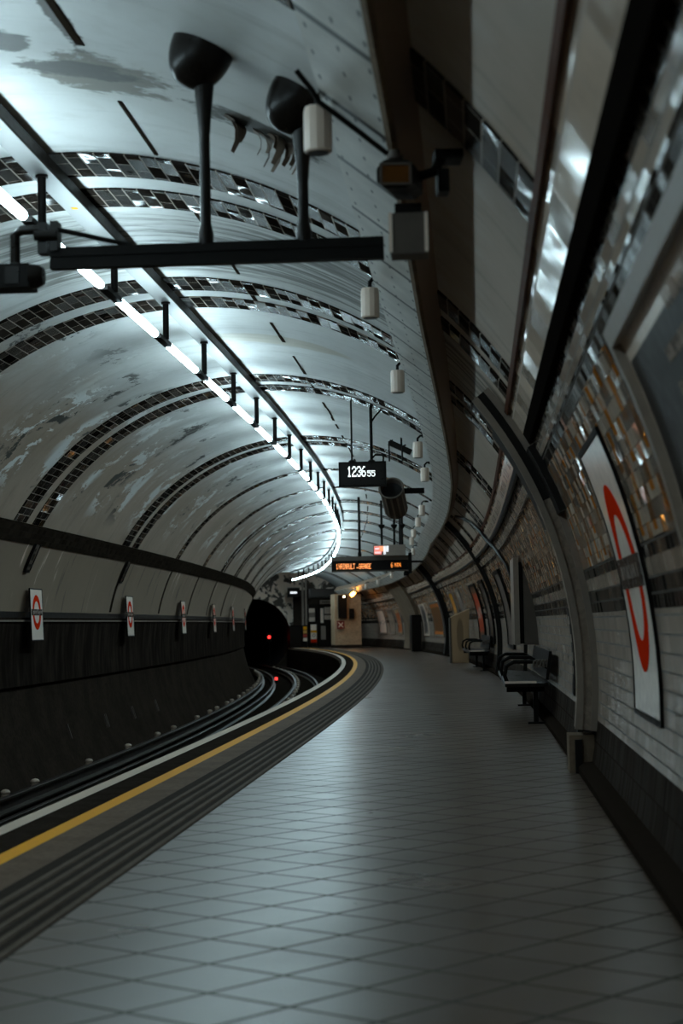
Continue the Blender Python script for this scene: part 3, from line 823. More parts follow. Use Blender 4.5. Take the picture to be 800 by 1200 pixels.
# clamp, arm and dark housing at the track end
bm = BM(); box(bm, M, -1.99, -1.945, -0.04, 0.04, 2.84, 2.985); box(bm, M, -1.93, -1.895, -0.045, 0.045, 2.85, 2.99); cyl(bm, P(-2.0, TB - 0.05, 2.92), P(-1.89, TB - 0.05, 2.92), 0.024)
obj('clamp', bm, M_DARK, beam, bevel=0.005)
bm = BM(); tube(bm, [P(-1.985, TB - 0.02, 2.955), P(-2.07, TB - 0.02, 2.955), P(-2.10, TB - 0.02, 2.93), P(-2.10, TB - 0.02, 2.80)], 0.024, 10); obj('elbow_arm', bm, M_DARK, beam, 40)
bm = BM(); cyl(bm, P(-1.915, TB - 0.03, 2.955), P(-1.55, TB - 0.01, 2.868), 0.012, n=10); obj('tie_rod', bm, M_BLACK, beam, 40)
cam = thing('housing_box', F(-2.16, TB, 2.66), 'dark boxy camera housing at the left end of the cross beam', 'camera')
bm = BM(); box(bm, M, -2.33, -2.03, -0.05, 0.12, 2.685, 2.795); obj('body', bm, M_BLACK, cam, bevel=0.012)
bm = BM(); lathe(bm, Matrix.Translation(P(-2.005, TB, 2.74)) @ Matrix.Rotation(PI/2, 4, 'Y'), [(0, -0.03), (0.06, -0.03), (0.055, 0.01), (0.04, 0.035), (0, 0.035)], 18); obj('end_cap', bm, M_DARK, cam, 40)
bm = BM(); box(bm, M, -2.14, -2.075, -0.056, -0.05, 2.70, 2.78); obj('hatch', bm, M_DARK, cam, bevel=0.003)

# ------------------------------------------------------------------ cameras under the duct
M = F(-0.27, 6.85, 2.80) @ Matrix.Rotation(rad(6), 4, 'Z')
cc = thing('surveillance_camera', M, 'black surveillance camera with amber reflection painted on its glass front mounted below the duct', 'camera')
bm = BM()
pr = [(-0.045, -0.055), (0.03, -0.055), (0.062, -0.035), (0.066, 0.035), (0.04, 0.055), (-0.05, 0.055), (-0.078, 0.02), (-0.078, -0.03)]
f0 = [bm.verts.new(M @ Vector((x, -0.09, z))) for x, z in pr]; f1 = [bm.verts.new(M @ Vector((x * 0.95 + 0.06, 0.20, z * 0.95 + 0.02))) for x, z in pr]
bm.faces.new(f0); bm.faces.new(f1[::-1])
for i in range(8): bm.faces.new((f0[i], f1[i], f1[(i+1) % 8], f0[(i+1) % 8]))
bmesh.ops.recalc_face_normals(bm, faces=bm.faces[:])
obj('housing', bm, M_BLACK, cc, bevel=0.004)
bm = BM()
for q in ((-0.062, 0.056, 0.032, 0.042), (-0.062, 0.056, -0.044, -0.036), (-0.066, -0.056, -0.04, 0.04), (0.046, 0.056, -0.04, 0.04)): box(bm, M, q[0], q[1], -0.10, -0.088, q[2], q[3])
obj('front_rim', bm, M_GREY, cc)
bm = BM(); box(bm, M, -0.056, 0.046, -0.095, -0.089, -0.037, 0.033); obj('glass', bm, M_GLASS, cc)
bm = BM(); tube(bm, [M @ Vector(v) for v in ((0.08, 0.10, 0.03), (0.16, 0.12, 0.06), (0.20, 0.12, 0.13))], 0.02, 10); box(bm, M, 0.16, 0.27, 0.06, 0.19, 0.10, 0.135); box(bm, M, 0.17, 0.215, 0.07, 0.17, -0.03, 0.06)
obj('bracket', bm, M_BLACK, cc, 40)
bm = BM(); cyl(bm, M @ Vector((0, 0.03, 0.05)), M @ Vector((0, 0.03, 0.12)), 0.022); cyl(bm, M @ Vector((0, 0.03, 0.085)), M @ Vector((0, 0.03, 0.10)), 0.034); obj('swivel', bm, M_GREY, cc, 40)
M = F(-0.225, 7.0, 2.62)
gb = thing('junction_box', M, 'grey junction box with pale rims hanging just under the black camera', 'box')
bm = BM(); box(bm, M, -0.075, 0.07, -0.04, 0.10, -0.085, 0.075); obj('case', bm, M_GREY, gb, bevel=0.012)
for q in (0.06, -0.079):
    bm = BM(); box(bm, M, q, q + 0.014, -0.046, -0.036, -0.08, 0.075); obj('edge_strip', bm, M_PALE, gb)
bm = BM(); box(bm, M, -0.055, 0.05, -0.03, 0.09, 0.075, 0.115); obj('hanger', bm, M_BLACK, gb, bevel=0.006)
# thin conduit crossing the duct face towards the camera
bm = BM(); tube(bm, [P(-0.66, 7.0, 3.29), P(-0.60, 7.03, 3.215), P(-0.577, 7.05, 3.175), P(-0.43, 7.1, 3.068), P(-0.30, 7.14, 2.968), P(-0.27, 7.1, 2.93)], 0.011, 8)
tag(obj('conduit', bm, M_BLACK, None, 40), 'thin black conduit crossing the duct face down to the camera', 'cable')

# ------------------------------------------------------------------ black cable tray on the near platform-side wall
bm = BM()
def rp(th, dr): return (SC + (R - dr) * math.cos(rad(th)), ZC + (R - dr) * math.sin(rad(th)))
sweep(bm, [rp(31.0, 0.0), rp(31.0, 0.022), rp(30.8, 0.032), rp(29.5, 0.032), rp(29.3, 0.022), rp(29.3, 0.0)], TA, 12.62, 0.5)
tag(obj('cable_tray', bm, M_TRAY), 'long black cable tray ending in mid wall above the roundel sign', 'tray')

# ------------------------------------------------------------------ pixel lettering
FONT = {'0':'01110 10001 10011 10101 11001 10001 01110','1':'00100 01100 00100 00100 00100 00100 01110','2':'01110 10001 00001 00110 01000 10000 11111','3':'01110 10001 00001 00110 00001 10001 01110',
 '5':'11111 10000 11110 00001 00001 10001 01110','6':'00110 01000 10000 11110 10001 10001 01110','H':'10001 10001 10001 11111 10001 10001 10001','A':'01110 10001 10001 11111 10001 10001 10001',
 'I':'01110 00100 00100 00100 00100 00100 01110','N':'10001 11001 11001 10101 10011 10011 10001','U':'10001 10001 10001 10001 10001 10001 01110','L':'10000 10000 10000 10000 10000 10000 11111',
 'T':'11111 00100 00100 00100 00100 00100 00100','G':'01110 10001 10000 10111 10001 10001 01110','R':'11110 10001 10001 11110 10100 10010 10001','E':'11111 10000 10000 11110 10000 10000 11111',
 'M':'10001 11011 10101 10101 10001 10001 10001','-':'00000 00000 00000 11111 00000 00000 00000',' ':'00000 00000 00000 00000 00000 00000 00000','B':'11110 10001 10001 11110 10001 10001 11110','X':'10001 10001 01010 00100 01010 10001 10001'}
def dots(bm, M, text, x, z, px, y0, y1, fat=1.0, step=None):
    step = step or 6 * px
    for ch in text:
        for r, row in enumerate(FONT[ch].split()):
            for c, b in enumerate(row):
                if b == '1': box(bm, M, x + (c + 0.5 - fat/2) * px, x + (c + 0.5 + fat/2) * px, y0, y1, z + (6 - r + 0.5 - fat/2) * px, z + (6 - r + 0.5 + fat/2) * px)
        x += step
    return x

# ------------------------------------------------------------------ platform clock
TC = 22.4
M = F(-1.345, TC, 2.795)
ck = thing('platform_clock', M, 'black hanging digital clock reading 1236 55 in white digits', 'clock')
bm = BM(); box(bm, M, -0.295, 0.295, -0.06, 0.06, 0.0, 0.31); obj('case', bm, M_BLACK, ck, bevel=0.008)
bm = BM(); dots(bm, M, '1236', -0.185, 0.118, 0.0185, -0.066, -0.059, 1.0, 0.0185 * 3.05 + 0.003) if False else None
x = -0.188
for ch in '1236':
    for r, row in enumerate(FONT[ch].split()):
        for c, b in enumerate(row):
            if b == '1': box(bm, M, x + c * 0.0108, x + (c + 1) * 0.0108, -0.066, -0.059, 0.122 + (6 - r) * 0.0185, 0.122 + (7 - r) * 0.0185)
    x += 0.0595
x += 0.012
for ch in '55':
    for r, row in enumerate(FONT[ch].split()):
        for c, b in enumerate(row):
            if b == '1': box(bm, M, x + c * 0.0092, x + (c + 1) * 0.0092, -0.066, -0.059, 0.122 + (6 - r) * 0.0105, 0.122 + (7 - r) * 0.0105)
    x += 0.051
obj('digits', bm, M_LED, ck)
bm = BM(); box(bm, M, -0.275, 0.275, -0.062, -0.058, 0.02, 0.29); obj('window', bm, M_DARK, ck)
for dx in (-0.13, 0.115):
    zt = circ_z(-1.345 + dx)
    bm = BM(); cyl(bm, M @ Vector((dx, 0, 0.30)), P(-1.345 + dx, TC, zt), 0.012 if dx < 0 else 0.02, n=10); lathe(bm, M @ Matrix.Translation((dx, 0, 0.31)), [(0, 0), (0.045, 0), (0.045, 0.012), (0.02, 0.03), (0, 0.03)], 14); obj('hanger_rod', bm, M_BLACK, ck, 40)
bm = BM(); tube(bm, [M @ Vector(v) for v in ((0.13, 0, 0.82), (0.17, 0, 0.88), (0.24, 0, 0.95))], 0.012, 8); obj('cable', bm, M_BLACK, ck, 40)
bm = BM(); tube(bm, [M @ Vector(v) for v in ((0.13, 0, 0.36), (0.16, 0, 0.395), (0.25, 0, 0.39), (0.265, 0, 0.36), (0.26, 0, 0.31))], 0.012, 8); obj('cable', bm, M_BLACK, ck, 40)

# ------------------------------------------------------------------ big cylindrical horn speaker behind the clock
M = F(-1.03, 24.0, 2.80) @ Matrix.Rotation(rad(-6), 4, 'Z') @ Matrix.Rotation(rad(-30), 4, 'X')
hs = thing('drum_loudspeaker', M, 'grey drum loudspeaker with open dark mouth, right of the clock', 'speaker')
Mz = M @ Matrix.Rotation(PI/2, 4, 'X')
bm = BM(); lathe(bm, Mz, [(0.0, -0.40), (0.13, -0.40), (0.15, -0.37), (0.155, 0.13), (0.172, 0.14), (0.172, 0.16), (0.15, 0.162), (0.142, 0.13), (0.135, -0.03), (0.0, -0.05)], 32); obj('shell', bm, M_GREY, hs, 40)
bm = BM(); lathe(bm, Mz, [(0.0, -0.02), (0.06, -0.015), (0.136, 0.06), (0.139, 0.07), (0.0, 0.0)], 28); obj('cone', bm, M_BLACK, hs, 40)
bm = BM()
for k in range(12):
    a = 2*PI*k/12; box(bm, Mz @ Matrix.Rotation(a, 4, 'Z'), 0.153, 0.162, -0.012, 0.012, -0.34, 0.12)
obj('fins', bm, M_LEDGE, hs)
bm = BM(); box(bm, F(-0.81, 24.0, 2.83), -0.07, 0.20, -0.05, 0.06, -0.02, 0.05); obj('bracket', bm, M_BLACK, hs, bevel=0.006)

# camera bracket on the vault above the speaker
M = F(-0.98, 25.0, 3.53)
cb = thing('vault_camera', M, 'slim dark camera held under the vault on two thin drop arms', 'camera')
bm = BM(); box(bm, M @ Matrix.Rotation(rad(26), 4, 'Y'), -0.14, 0.20, -0.05, 0.05, -0.03, 0.05); obj('body', bm, M_DARK, cb, bevel=0.01)
for dx in (-0.12, 0.06):
    bm = BM(); tube(bm, [M @ Vector(v) for v in ((dx, -0.06, -0.20), (dx, -0.06, 0.03 - dx * 0.4), (dx + 0.05, -0.03, 0.05 - dx * 0.4))], 0.012, 8); obj('drop_arm', bm, M_BLACK, cb, 40)
bm = BM(); cyl(bm, M @ Vector((0.05, 0, 0.0)), M @ Vector((0.05, 0, 0.17)), 0.015); obj('stem', bm, M_BLACK, cb, 40)

# ------------------------------------------------------------------ train indicator and exit sign
TD = 42.0
M = F(-1.85, TD, 2.29)
di = thing('train_indicator', M, 'long black train indicator with orange dot letters hung across the platform', 'indicator')
bm = BM(); box(bm, M, -0.90, 0.90, -0.10, 0.10, 0.0, 0.26); obj('case', bm, M_BLACK, di, bevel=0.01)
bm = BM(); box(bm, M, -0.90, 0.90, -0.09, 0.09, 0.26, 0.36); obj('top_box', bm, M_GREY, di, bevel=0.02)
bm = BM(); box(bm, M, -0.90, 0.90, -0.105, -0.098, 0.0, 0.028); obj('lower_trim', bm, M_GREY, di)
bm = BM()
x = dots(bm, M, '1', -0.80, 0.062, 0.0155, -0.106, -0.099, 0.9, 0.05)
x = dots(bm, M, 'HAINAULT', -0.73, 0.062, 0.0085, -0.106, -0.099, 1.0) if False else -0.73
def words_(bm, text, x, z, w, h, adv):
    for ch in text:
        for r, row in enumerate(FONT[ch].split()):
            for c, b in enumerate(row):
                if b == '1': box(bm, M, x + c * w, x + (c + 0.88) * w, -0.106, -0.099, z + (6 - r) * h, z + (6 - r + 0.88) * h)
        x += adv
    return x
bm.clear()
words_(bm, '1', -0.80, 0.065, 0.010, 0.0185, 0.06)
words_(bm, 'HAINAULT', -0.735, 0.065, 0.0085, 0.0185, 0.0475)
words_(bm, '-', -0.325, 0.03, 0.010, 0.018, 0.05)
words_(bm, 'GRANGE', -0.265, 0.065, 0.0085, 0.0175, 0.047)
words_(bm, '6', 0.475, 0.085, 0.0085, 0.0165, 0.06)
words_(bm, 'MIN', 0.56, 0.10, 0.0085, 0.0125, 0.05)
obj('dot_letters', bm, M_AMB, di)
for dx in (-0.245, 0.70):
    bm = BM(); cyl(bm, M @ Vector((dx, 0, 0.34)), P(-1.85 + dx, TD, circ_z(-1.85 + dx, TD)), 0.032, n=12); cyl(bm, M @ Vector((dx, 0, 0.34)), M @ Vector((dx, 0, 0.45)), 0.045, n=12); obj('hanger_pole', bm, M_BLACK, di, 40)
bm = BM(); box(bm, M, 0.88, 0.96, -0.12, 0.12, -0.06, 0.42); box(bm, M, 0.94, 1.22, -0.02, 0.02, 0.19, 0.24); obj('end_bracket', bm, M_BLACK, di, bevel=0.008)
bm = BM(); lathe(bm, M @ Matrix.Translation((0.83, 0, -0.11)), [(0, 0), (0.06, 0.0), (0.07, 0.05), (0.05, 0.11), (0, 0.115)], 16); obj('sensor', bm, M_BLACK, di, 40)
M = F(-1.405, TD - 0.25, 2.645)
ex = thing('exit_sign', M, 'grey illuminated sign with small red and white panels above the indicator', 'sign')
bm = BM(); box(bm, M, -0.375, 0.375, -0.05, 0.05, 0.0, 0.25); obj('case', bm, M_FRAME, ex, bevel=0.008)
bm = BM(); box(bm, M, -0.35, -0.18, -0.058, -0.049, 0.03, 0.22); obj('red_panel', bm, M_PNLR, ex)
bm = BM(); box(bm, M, -0.22, -0.13, -0.059, -0.05, 0.10, 0.22); obj('orange_panel', bm, M_PNLO, ex)
bm = BM()
for a, b, c, d in ((-0.135, -0.085, 0.03, 0.22), (-0.075, -0.02, 0.09, 0.22), (-0.33, -0.20, 0.06, 0.085), (-0.33, -0.24, 0.15, 0.175)): box(bm, M, a, b, -0.062, -0.05, c, d)
obj('white_panel', bm, M_PNLW, ex)
for dx in (-0.17, 0.12, 0.30):
    bm = BM(); cyl(bm, M @ Vector((dx, 0, 0.24)), P(-1.405 + dx, TD - 0.25, circ_z(-1.405 + dx, TD)), 0.028, n=10); lathe(bm, M @ Matrix.Translation((dx, 0, 0.62)), [(0, 0), (0.03, 0), (0.075, 0.06), (0.075, 0.10), (0, 0.11)], 14); obj('hanger_pole', bm, M_BLACK, ex, 40)

# ------------------------------------------------------------------ roundel signs
def roundel_parts(root, W, w, h, ring_c, ro, ri, bar0, bar1, bx0, bx1, th, scale):
    bm = BM(); wrect(bm, W, -w/2, w/2, -h/2, h/2, 0.004, 0.014, 12); obj('plate', bm, M_PLATE, root, 30)
    e = 0.012 * scale
    bm = BM()
    for a0, a1, b0, b1 in ((-w/2 - e, w/2 + e, h/2, h/2 + e * 1.6), (-w/2 - e, w/2 + e, -h/2 - e * 1.6, -h/2), (-w/2 - e, -w/2, -h/2, h/2), (w/2, w/2 + e, -h/2, h/2)):
        wrect(bm, W, a0, a1, b0, b1, 0.0, 0.019, 12)
    obj('frame', bm, M_BLACK, root, 30)
    bm = BM(); wring(bm, W, 0, ring_c, ri, ro, 0.012, 0.0165); obj('red_ring', bm, M_RED, root, 30)
    bm = BM(); wrect(bm, W, bx0, bx1, bar0, bar1, 0.012, 0.020, 4); bar = obj('name_bar', bm, M_BLUE, root, 30)
    rnd = random.Random(int(scale * 100))
    bm = BM(); x = bx0 + 0.10 * w; hb = bar1 - bar0
    while x < bx1 - 0.12 * w:                            # a short row of pale strokes: the name is too blurred to read
        ww = 0.022 * w + rnd.random() * 0.02 * w
        wrect(bm, W, x, x + ww, bar0 + 0.30 * hb, bar1 - 0.28 * hb, 0.019, 0.0215, 1)
        if rnd.random() < 0.6: wrect(bm, W, x, x + ww * 2.0, bar0 + (0.30 + 0.18 * rnd.randint(0, 2)) * hb, bar0 + (0.36 + 0.18 * rnd.randint(0, 2)) * hb + 0.02 * hb, 0.0192, 0.0213, 1)
        x += ww * 2.6
    obj('lettering', bm, M_LETTER, bar)
W = wrap(9.18, 10.7)
rd = thing('roundel_sign', LF(9.18, 10.7, 0.0), 'large curved red ring roundel sign on the tiled wall at right', 'sign')
roundel_parts(rd, W, 1.36, 1.39, 0.0, 0.485, 0.325, -0.055, 0.105, -0.60, 0.60, 0.03, 1.6)
names = ['leftmost and largest red ring roundel on the far wall cornice', 'second red ring roundel from the left on the far wall', 'third red ring roundel from the left on the far wall', 'fourth red ring roundel from the left, foreshortened',
         'fifth roundel from the left, seen almost edge on', 'last and farthest thin roundel before the dark tunnel mouth']
for t, lab in zip((23.4, 30.5, 37.6, 44.3, 50.9, 58.8), names):
    M = F(-5.72, t, 1.29) @ Matrix.Rotation(rad(90), 4, 'Z')
    M = M @ Matrix.Rotation(PI/2, 4, 'X')      # plate's x along the track, y up, z off the wall
    M = M @ Matrix.Rotation(rad(-2), 4, 'X')
    o = thing('roundel_sign', M, lab, 'sign', 'small roundels on the far wall')
    roundel_parts(o, MW(M), 0.66, 0.655, 0.03, 0.228, 0.145, -0.010, 0.072, -0.29, 0.29, 0.03, 0.8)
# small plaques high on the far wall
for i, (t, lab) in enumerate(((22.75, 'small dark edged plaque above the leftmost roundel'), (29.4, 'small dark edged plaque above the second roundel from left'))):
    M = LF(t, 156.0, 0.0)
    o = thing('wall_plaque', M, lab, 'sign', 'small plaques high on the far wall')
    bm = BM(); box(bm, M, -0.12, 0.12, -0.20, 0.14, 0.0, 0.03); obj('plate', bm, M_GREY, o, bevel=0.006)
    bm = BM()
    for q in ((-0.13, -0.105, -0.21, 0.15), (0.105, 0.13, -0.21, 0.15), (-0.13, 0.13, -0.155, -0.12), (-0.12, 0.12, -0.24, -0.205)): box(bm, M, q[0], q[1], q[2], q[3], 0.0, 0.04)
    obj('rim', bm, M_BLACK, o)
    bm = BM(); box(bm, M, -0.03, 0.05, -0.07, 0.02, 0.03, 0.034); box(bm, M, -0.05, 0.0, 0.05, 0.09, 0.03, 0.034); obj('symbol', bm, M_BLACK, o)
# pale clips on the sooty toe of the far wall
for i, t in enumerate((25.55, 28.34, 30.9, 33.6)):
    M = LF(t, 197.9, -0.02)
    o = thing('wall_clip', M, 'short pale clip on the sooty wall above the conductor rail', 'clip', 'pale clips low on the far wall')
    bm = BM(); box(bm, M, -0.05, -0.02, -0.11, 0.11, 0.0, 0.03); obj('strap', bm, M_GREY, o)
    if i: 
        bm = BM(); box(bm, M, 0.06, 0.09, -0.11, 0.11, 0.0, 0.03); obj('strap', bm, M_GREY, o)

# ------------------------------------------------------------------ big poster at the right edge and posters down the platform
def poster(tc, w, th0, th1, label, sheet, frame=M_FRAME, bord=0.0, depth=0.05, fw=0.06, lines=False, surround=None):
    thm = (th0 + th1) / 2; h = arc(th1 - th0); W = wrap(tc, thm)
    o = thing('poster', LF(tc, thm, 0.0), label, 'poster')
    bm = BM()
    for a0, a1, b0, b1 in ((-w/2, w/2, h/2 - fw, h/2), (-w/2, w/2, -h/2, -h/2 + fw), (-w/2, -w/2 + fw, -h/2 + fw, h/2 - fw), (w/2 - fw, w/2, -h/2 + fw, h/2 - fw)):
        wrect(bm, W, a0, a1, b0, b1, 0.0, depth, 10)
    obj('frame', bm, frame, o, 30)
    if bord:
        bm = BM(); wrect(bm, W, -w/2 + fw, w/2 - fw, -h/2 + fw, h/2 - fw, 0.0, depth * 0.4, 12); obj('white_border', bm, M_WENAM, o, 30)
    bm = BM(); wrect(bm, W, -w/2 + fw + bord, w/2 - fw - bord, -h/2 + fw + bord, h/2 - fw - bord, 0.0, depth * 0.55, 12); sh = obj('sheet', bm, sheet, o, 30)
    if lines:
        rnd = random.Random(5); bm = BM()
        for tha, thb, x in ((22.65, 23.55, -0.27), (20.75, 21.5, -0.62), (18.9, 19.6, -0.62)):
            b0, b1 = arc(tha - thm), arc(thb - thm); hh = b1 - b0
            while x < w/2 - fw - bord - 0.15:
                ww = 0.010 + rnd.random() * 0.008
                wrect(bm, W, x, x + ww, b0, b1, depth * 0.54, depth * 0.60, 2)
                if rnd.random() < 0.7: wrect(bm, W, x + ww, x + ww + 0.022, b0 + hh * rnd.choice((0.0, 0.4, 0.8)), b0 + hh * rnd.choice((0.0, 0.4, 0.8)) + hh * 0.2, depth * 0.54, depth * 0.59, 1)
                if rnd.random() < 0.6: wrect(bm, W, x + ww + 0.022, x + ww * 2 + 0.022, b0, b1 - hh * rnd.choice((0.0, 0.5)), depth * 0.54, depth * 0.60, 2)
                x += ww * 2 + 0.040
        obj('lettering', bm, M_LETTERP, sh)
    return o
poster(4.85, 3.2, -2.0, 25.5, 'big dark poster with blurred pale lettering cut off at the right edge', M_INK, M_FRAME, 0.085, 0.06, 0.065, lines=True)
# black tile surround beside it
trim(shell(BM(), 6.46, 6.92, ths(7.8, 27.4, 2.0), 0.25, 0.006, thick=0.012), M_DTILE)
PST = [
 (61.8, 3.6, 'orange and brown tall poster between the dark rib and brown rib', m_poster('poster_orange', (0.36, 0.13, 0.02), (0.10, 0.05, 0.02), (0.05, 0.04, 0.03), 1), M_FRAME),
 (54.0, 1.6, 'yellow strip poster just behind the leaning bare board', m_poster('poster_yellow', (0.55, 0.27, 0.02), (0.45, 0.22, 0.03), (0.12, 0.12, 0.12), 2), M_FRAME),
 (50.8, 1.5, 'grey poster beside the yellow strip poster', m_poster('poster_grey', (0.25, 0.25, 0.24), (0.14, 0.14, 0.14), (0.08, 0.08, 0.08), 3), M_FRAME),
 (44.0, 2.4, 'red poster with white foot above the farther bench', m_poster('poster_red', (0.07, 0.045, 0.03), (0.30, 0.045, 0.015), (0.34, 0.36, 0.36), 4), M_BLACK),
 (40.0, 1.8, 'dark poster with pale corner just left of the grey cabinet', m_poster('poster_dark', (0.03, 0.03, 0.03), (0.05, 0.05, 0.05), (0.16, 0.15, 0.14), 5), M_BLACK),
 (66.6, 1.6, 'dark narrow poster with white edge before the brown rib', m_poster('poster_narrow', (0.16, 0.16, 0.16), (0.06, 0.06, 0.06), (0.30, 0.31, 0.31), 6), M_PALE),
 (75.6, 1.5, 'orange and cream poster just past the brown rib', m_poster('poster_cream', (0.30, 0.25, 0.17), (0.24, 0.07, 0.02), (0.30, 0.28, 0.24), 7), M_FRAME),
 (78.0, 1.6, 'dark poster with a pale figure, left of the orange one', m_poster('poster_figure', (0.06, 0.06, 0.06), (0.16, 0.16, 0.15), (0.04, 0.04, 0.04), 8), M_FRAME),
 (81.0, 2.2, 'bright white poster farthest down the platform wall', m_poster('poster_white', (0.50, 0.54, 0.54), (0.56, 0.60, 0.60), (0.10, 0.10, 0.10), 9), M_FRAME),
 (32.6, 2.2, 'dark grey sheet poster behind the cabinet', m_poster('poster_slate', (0.07, 0.07, 0.07), (0.09, 0.09, 0.09), (0.06, 0.06, 0.06), 10), M_BLACK),
]
for tc, w, lab, sh, fr in PST:
    poster(tc, w, -1.5, 23.0 if tc < 60 else 20.0, lab, sh, fr, 0.0, 0.05, 0.07)
# upright dark strip sign with pale symbols beside the near rib
M = LF(15.9, 2.0, 0.0)
o = thing('strip_sign', M, 'narrow dark upright sign with pale symbols just beyond the near rib', 'sign')
W = wrap(15.9, 2.0)
bm = BM(); wrect(bm, W, -0.14, 0.14, -0.36, 0.40, 0.0, 0.025, 6); obj('plate', bm, M_BLACK, o, 30)
bm = BM()
for b in (0.30, 0.14, -0.02, -0.14): wrect(bm, W, -0.08, 0.08, b - 0.04, b + 0.03, 0.024, 0.028, 1)
obj('symbols', bm, M_LETTER, o)

# ------------------------------------------------------------------ grey cabinet above the bench
M = F(0.54, 24.0, 0.0)
cbn = thing('wall_cabinet', M, 'tall grey wall cabinet standing out from the wall above the nearer bench', 'cabinet')
bm = BM(); box(bm, M, 0.13, 0.40, 0.0, 1.3, 0.775, 1.88); obj('case', bm, M_GREY, cbn, bevel=0.01)
bm = BM(); box(bm, M, 0.0, 0.07, -0.02, 1.32, 0.775, 1.93); obj('door_edge', bm, M_FRAME, cbn, bevel=0.006)
bm = BM(); box(bm, M, 0.065, 0.135, 0.03, 1.28, 0.79, 1.87); obj('shadow_gap', bm, M_BLACK, cbn)
bm = BM(); box(bm, M, 0.155, 0.38, -0.012, 0.004, 0.80, 1.84); obj('end_panel', bm, M_GREY, cbn, bevel=0.004)
# ------------------------------------------------------------------ benches
def bench(t0, L, label, end=True):
    M = F(0.29, t0, 0.0)
    b = thing('platform_bench', M, label, 'bench', 'benches against the tiled wall')
    bm = BM()
    pr = [(0.0, 0.40), (0.0, 0.445), (0.03, 0.46), (0.40, 0.435), (0.45, 0.45), (0.45, 0.41), (0.40, 0.40)]
    A = [bm.verts.new(M @ Vector((x, 0, z))) for x, z in pr]; B = [bm.verts.new(M @ Vector((x, L, z))) for x, z in pr]
    bm.faces.new(A); bm.faces.new(B[::-1])
    for i in range(len(pr)): bm.faces.new((A[i], B[i], B[(i+1) % len(pr)], A[(i+1) % len(pr)]))
    bmesh.ops.recalc_face_normals(bm, faces=bm.faces[:])
    obj('seat', bm, M_DARK, b, bevel=0.006)
    bm = BM(); box(bm, M, 0.0, 0.33, -0.012, 0.008, 0.437, 0.462); obj('steel_edge', bm, M_PALE, b, bevel=0.004)  # pale paint stands in for the gleam of bare steel
    bm = BM(); box(bm, M @ Matrix.Translation((0.46, 0, 0.60)) @ Matrix.Rotation(rad(8), 4, 'Y'), -0.015, 0.015, 0, L, -0.13, 0.17); obj('backrest', bm, M_BLACK, b, bevel=0.01)
    for q in (0.05, L * 0.5, L - 0.05):
        bm = BM(); tube(bm, [M @ Vector(v) for v in ((0.03, q, 0.43), (0.0, q, 0.52), (0.02, q, 0.62), (0.10, q, 0.665), (0.34, q, 0.66), (0.45, q, 0.60))], 0.022, 10); obj('armrest', bm, M_BLACK, b, 40)
    for q in (0.25, L - 0.25):
        bm = BM(); box(bm, M, 0.30, 0.35, q - 0.03, q + 0.03, 0.02, 0.41); box(bm, M, 0.02, 0.42, q - 0.04, q + 0.04, 0.34, 0.40); box(bm, M, 0.24, 0.41, q - 0.05, q + 0.05, 0.0, 0.02); obj('leg', bm, M_BLACK, b, bevel=0.005)
    bm = BM()
    for k in range(5): tube(bm, [M @ Vector(v) for v in ((0.30 + k * 0.035, 0.02, 0.60), (0.31 + k * 0.035, 0.02, 0.66), (0.345 + k * 0.035, 0.02, 0.68))], 0.014, 8)
    obj('scroll', bm, M_GREY, b, 40)
    return b
bench(19.1, 4.6, 'nearer dark bench with a steel end edge painted pale for its gleam beneath the cabinet')
bench(39.6, 4.0, 'farther dark bench in front of the red poster')
# ------------------------------------------------------------------ bare leaning board, black case, brown things down the platform
M = F(0.24, 48.0, 0.0)
bd = thing('bare_board', M @ Matrix.Translation((0.26, 0, 0)), 'tall tan bare board with slanting top standing beside the far bench', 'board')
bm = BM()
A = [(-0.24, 0.0), (0.19, 0.0), (0.24, 1.43), (-0.26, 1.22)]
Mb = bd.matrix_basis
V0 = [bm.verts.new(Mb @ Vector((x, 0, z))) for x, z in A]; V1 = [bm.verts.new(Mb @ Vector((x, 0.5, z))) for x, z in A]
bm.faces.new(V0); bm.faces.new(V1[::-1])
for i in range(4): bm.faces.new((V0[i], V1[i], V1[(i+1) % 4], V0[(i+1) % 4]))
bmesh.ops.recalc_face_normals(bm, faces=bm.faces[:])
obj('panel', bm, M_BOARD, bd, bevel=0.02)
bm = BM(); box(bm, Mb, -0.29, -0.255, 0.0, 0.5, 0.0, 1.20); obj('side_strip', bm, M_GREY, bd, bevel=0.006)
bm = BM(); box(bm, Mb, -0.2, 0.16, 0.05, 0.45, -0.0, 0.03); obj('foot', bm, M_BLACK, bd)
M = F(0.36, 67.4, 0.0)
bx = thing('equipment_case', M, 'tall black equipment case standing at the foot of the brown rib', 'case')
bm = BM(); box(bm, M, 0.0, 0.34, 0.0, 0.9, 0.03, 1.34); obj('body', bm, M_BLACK, bx, bevel=0.015)
bm = BM(); box(bm, M, 0.02, 0.32, -0.015, 0.0, 0.06, 1.30); obj('door', bm, M_DARK, bx, bevel=0.005)
bm = BM(); box(bm, M, -0.01, 0.35, -0.02, 0.92, 1.34, 1.37); obj('lid', bm, M_BLACK, bx)
bm = BM(); box(bm, M, 0.02, 0.32, 0.02, 0.88, 0.0, 0.035); obj('plinth', bm, M_BLACK, bx)
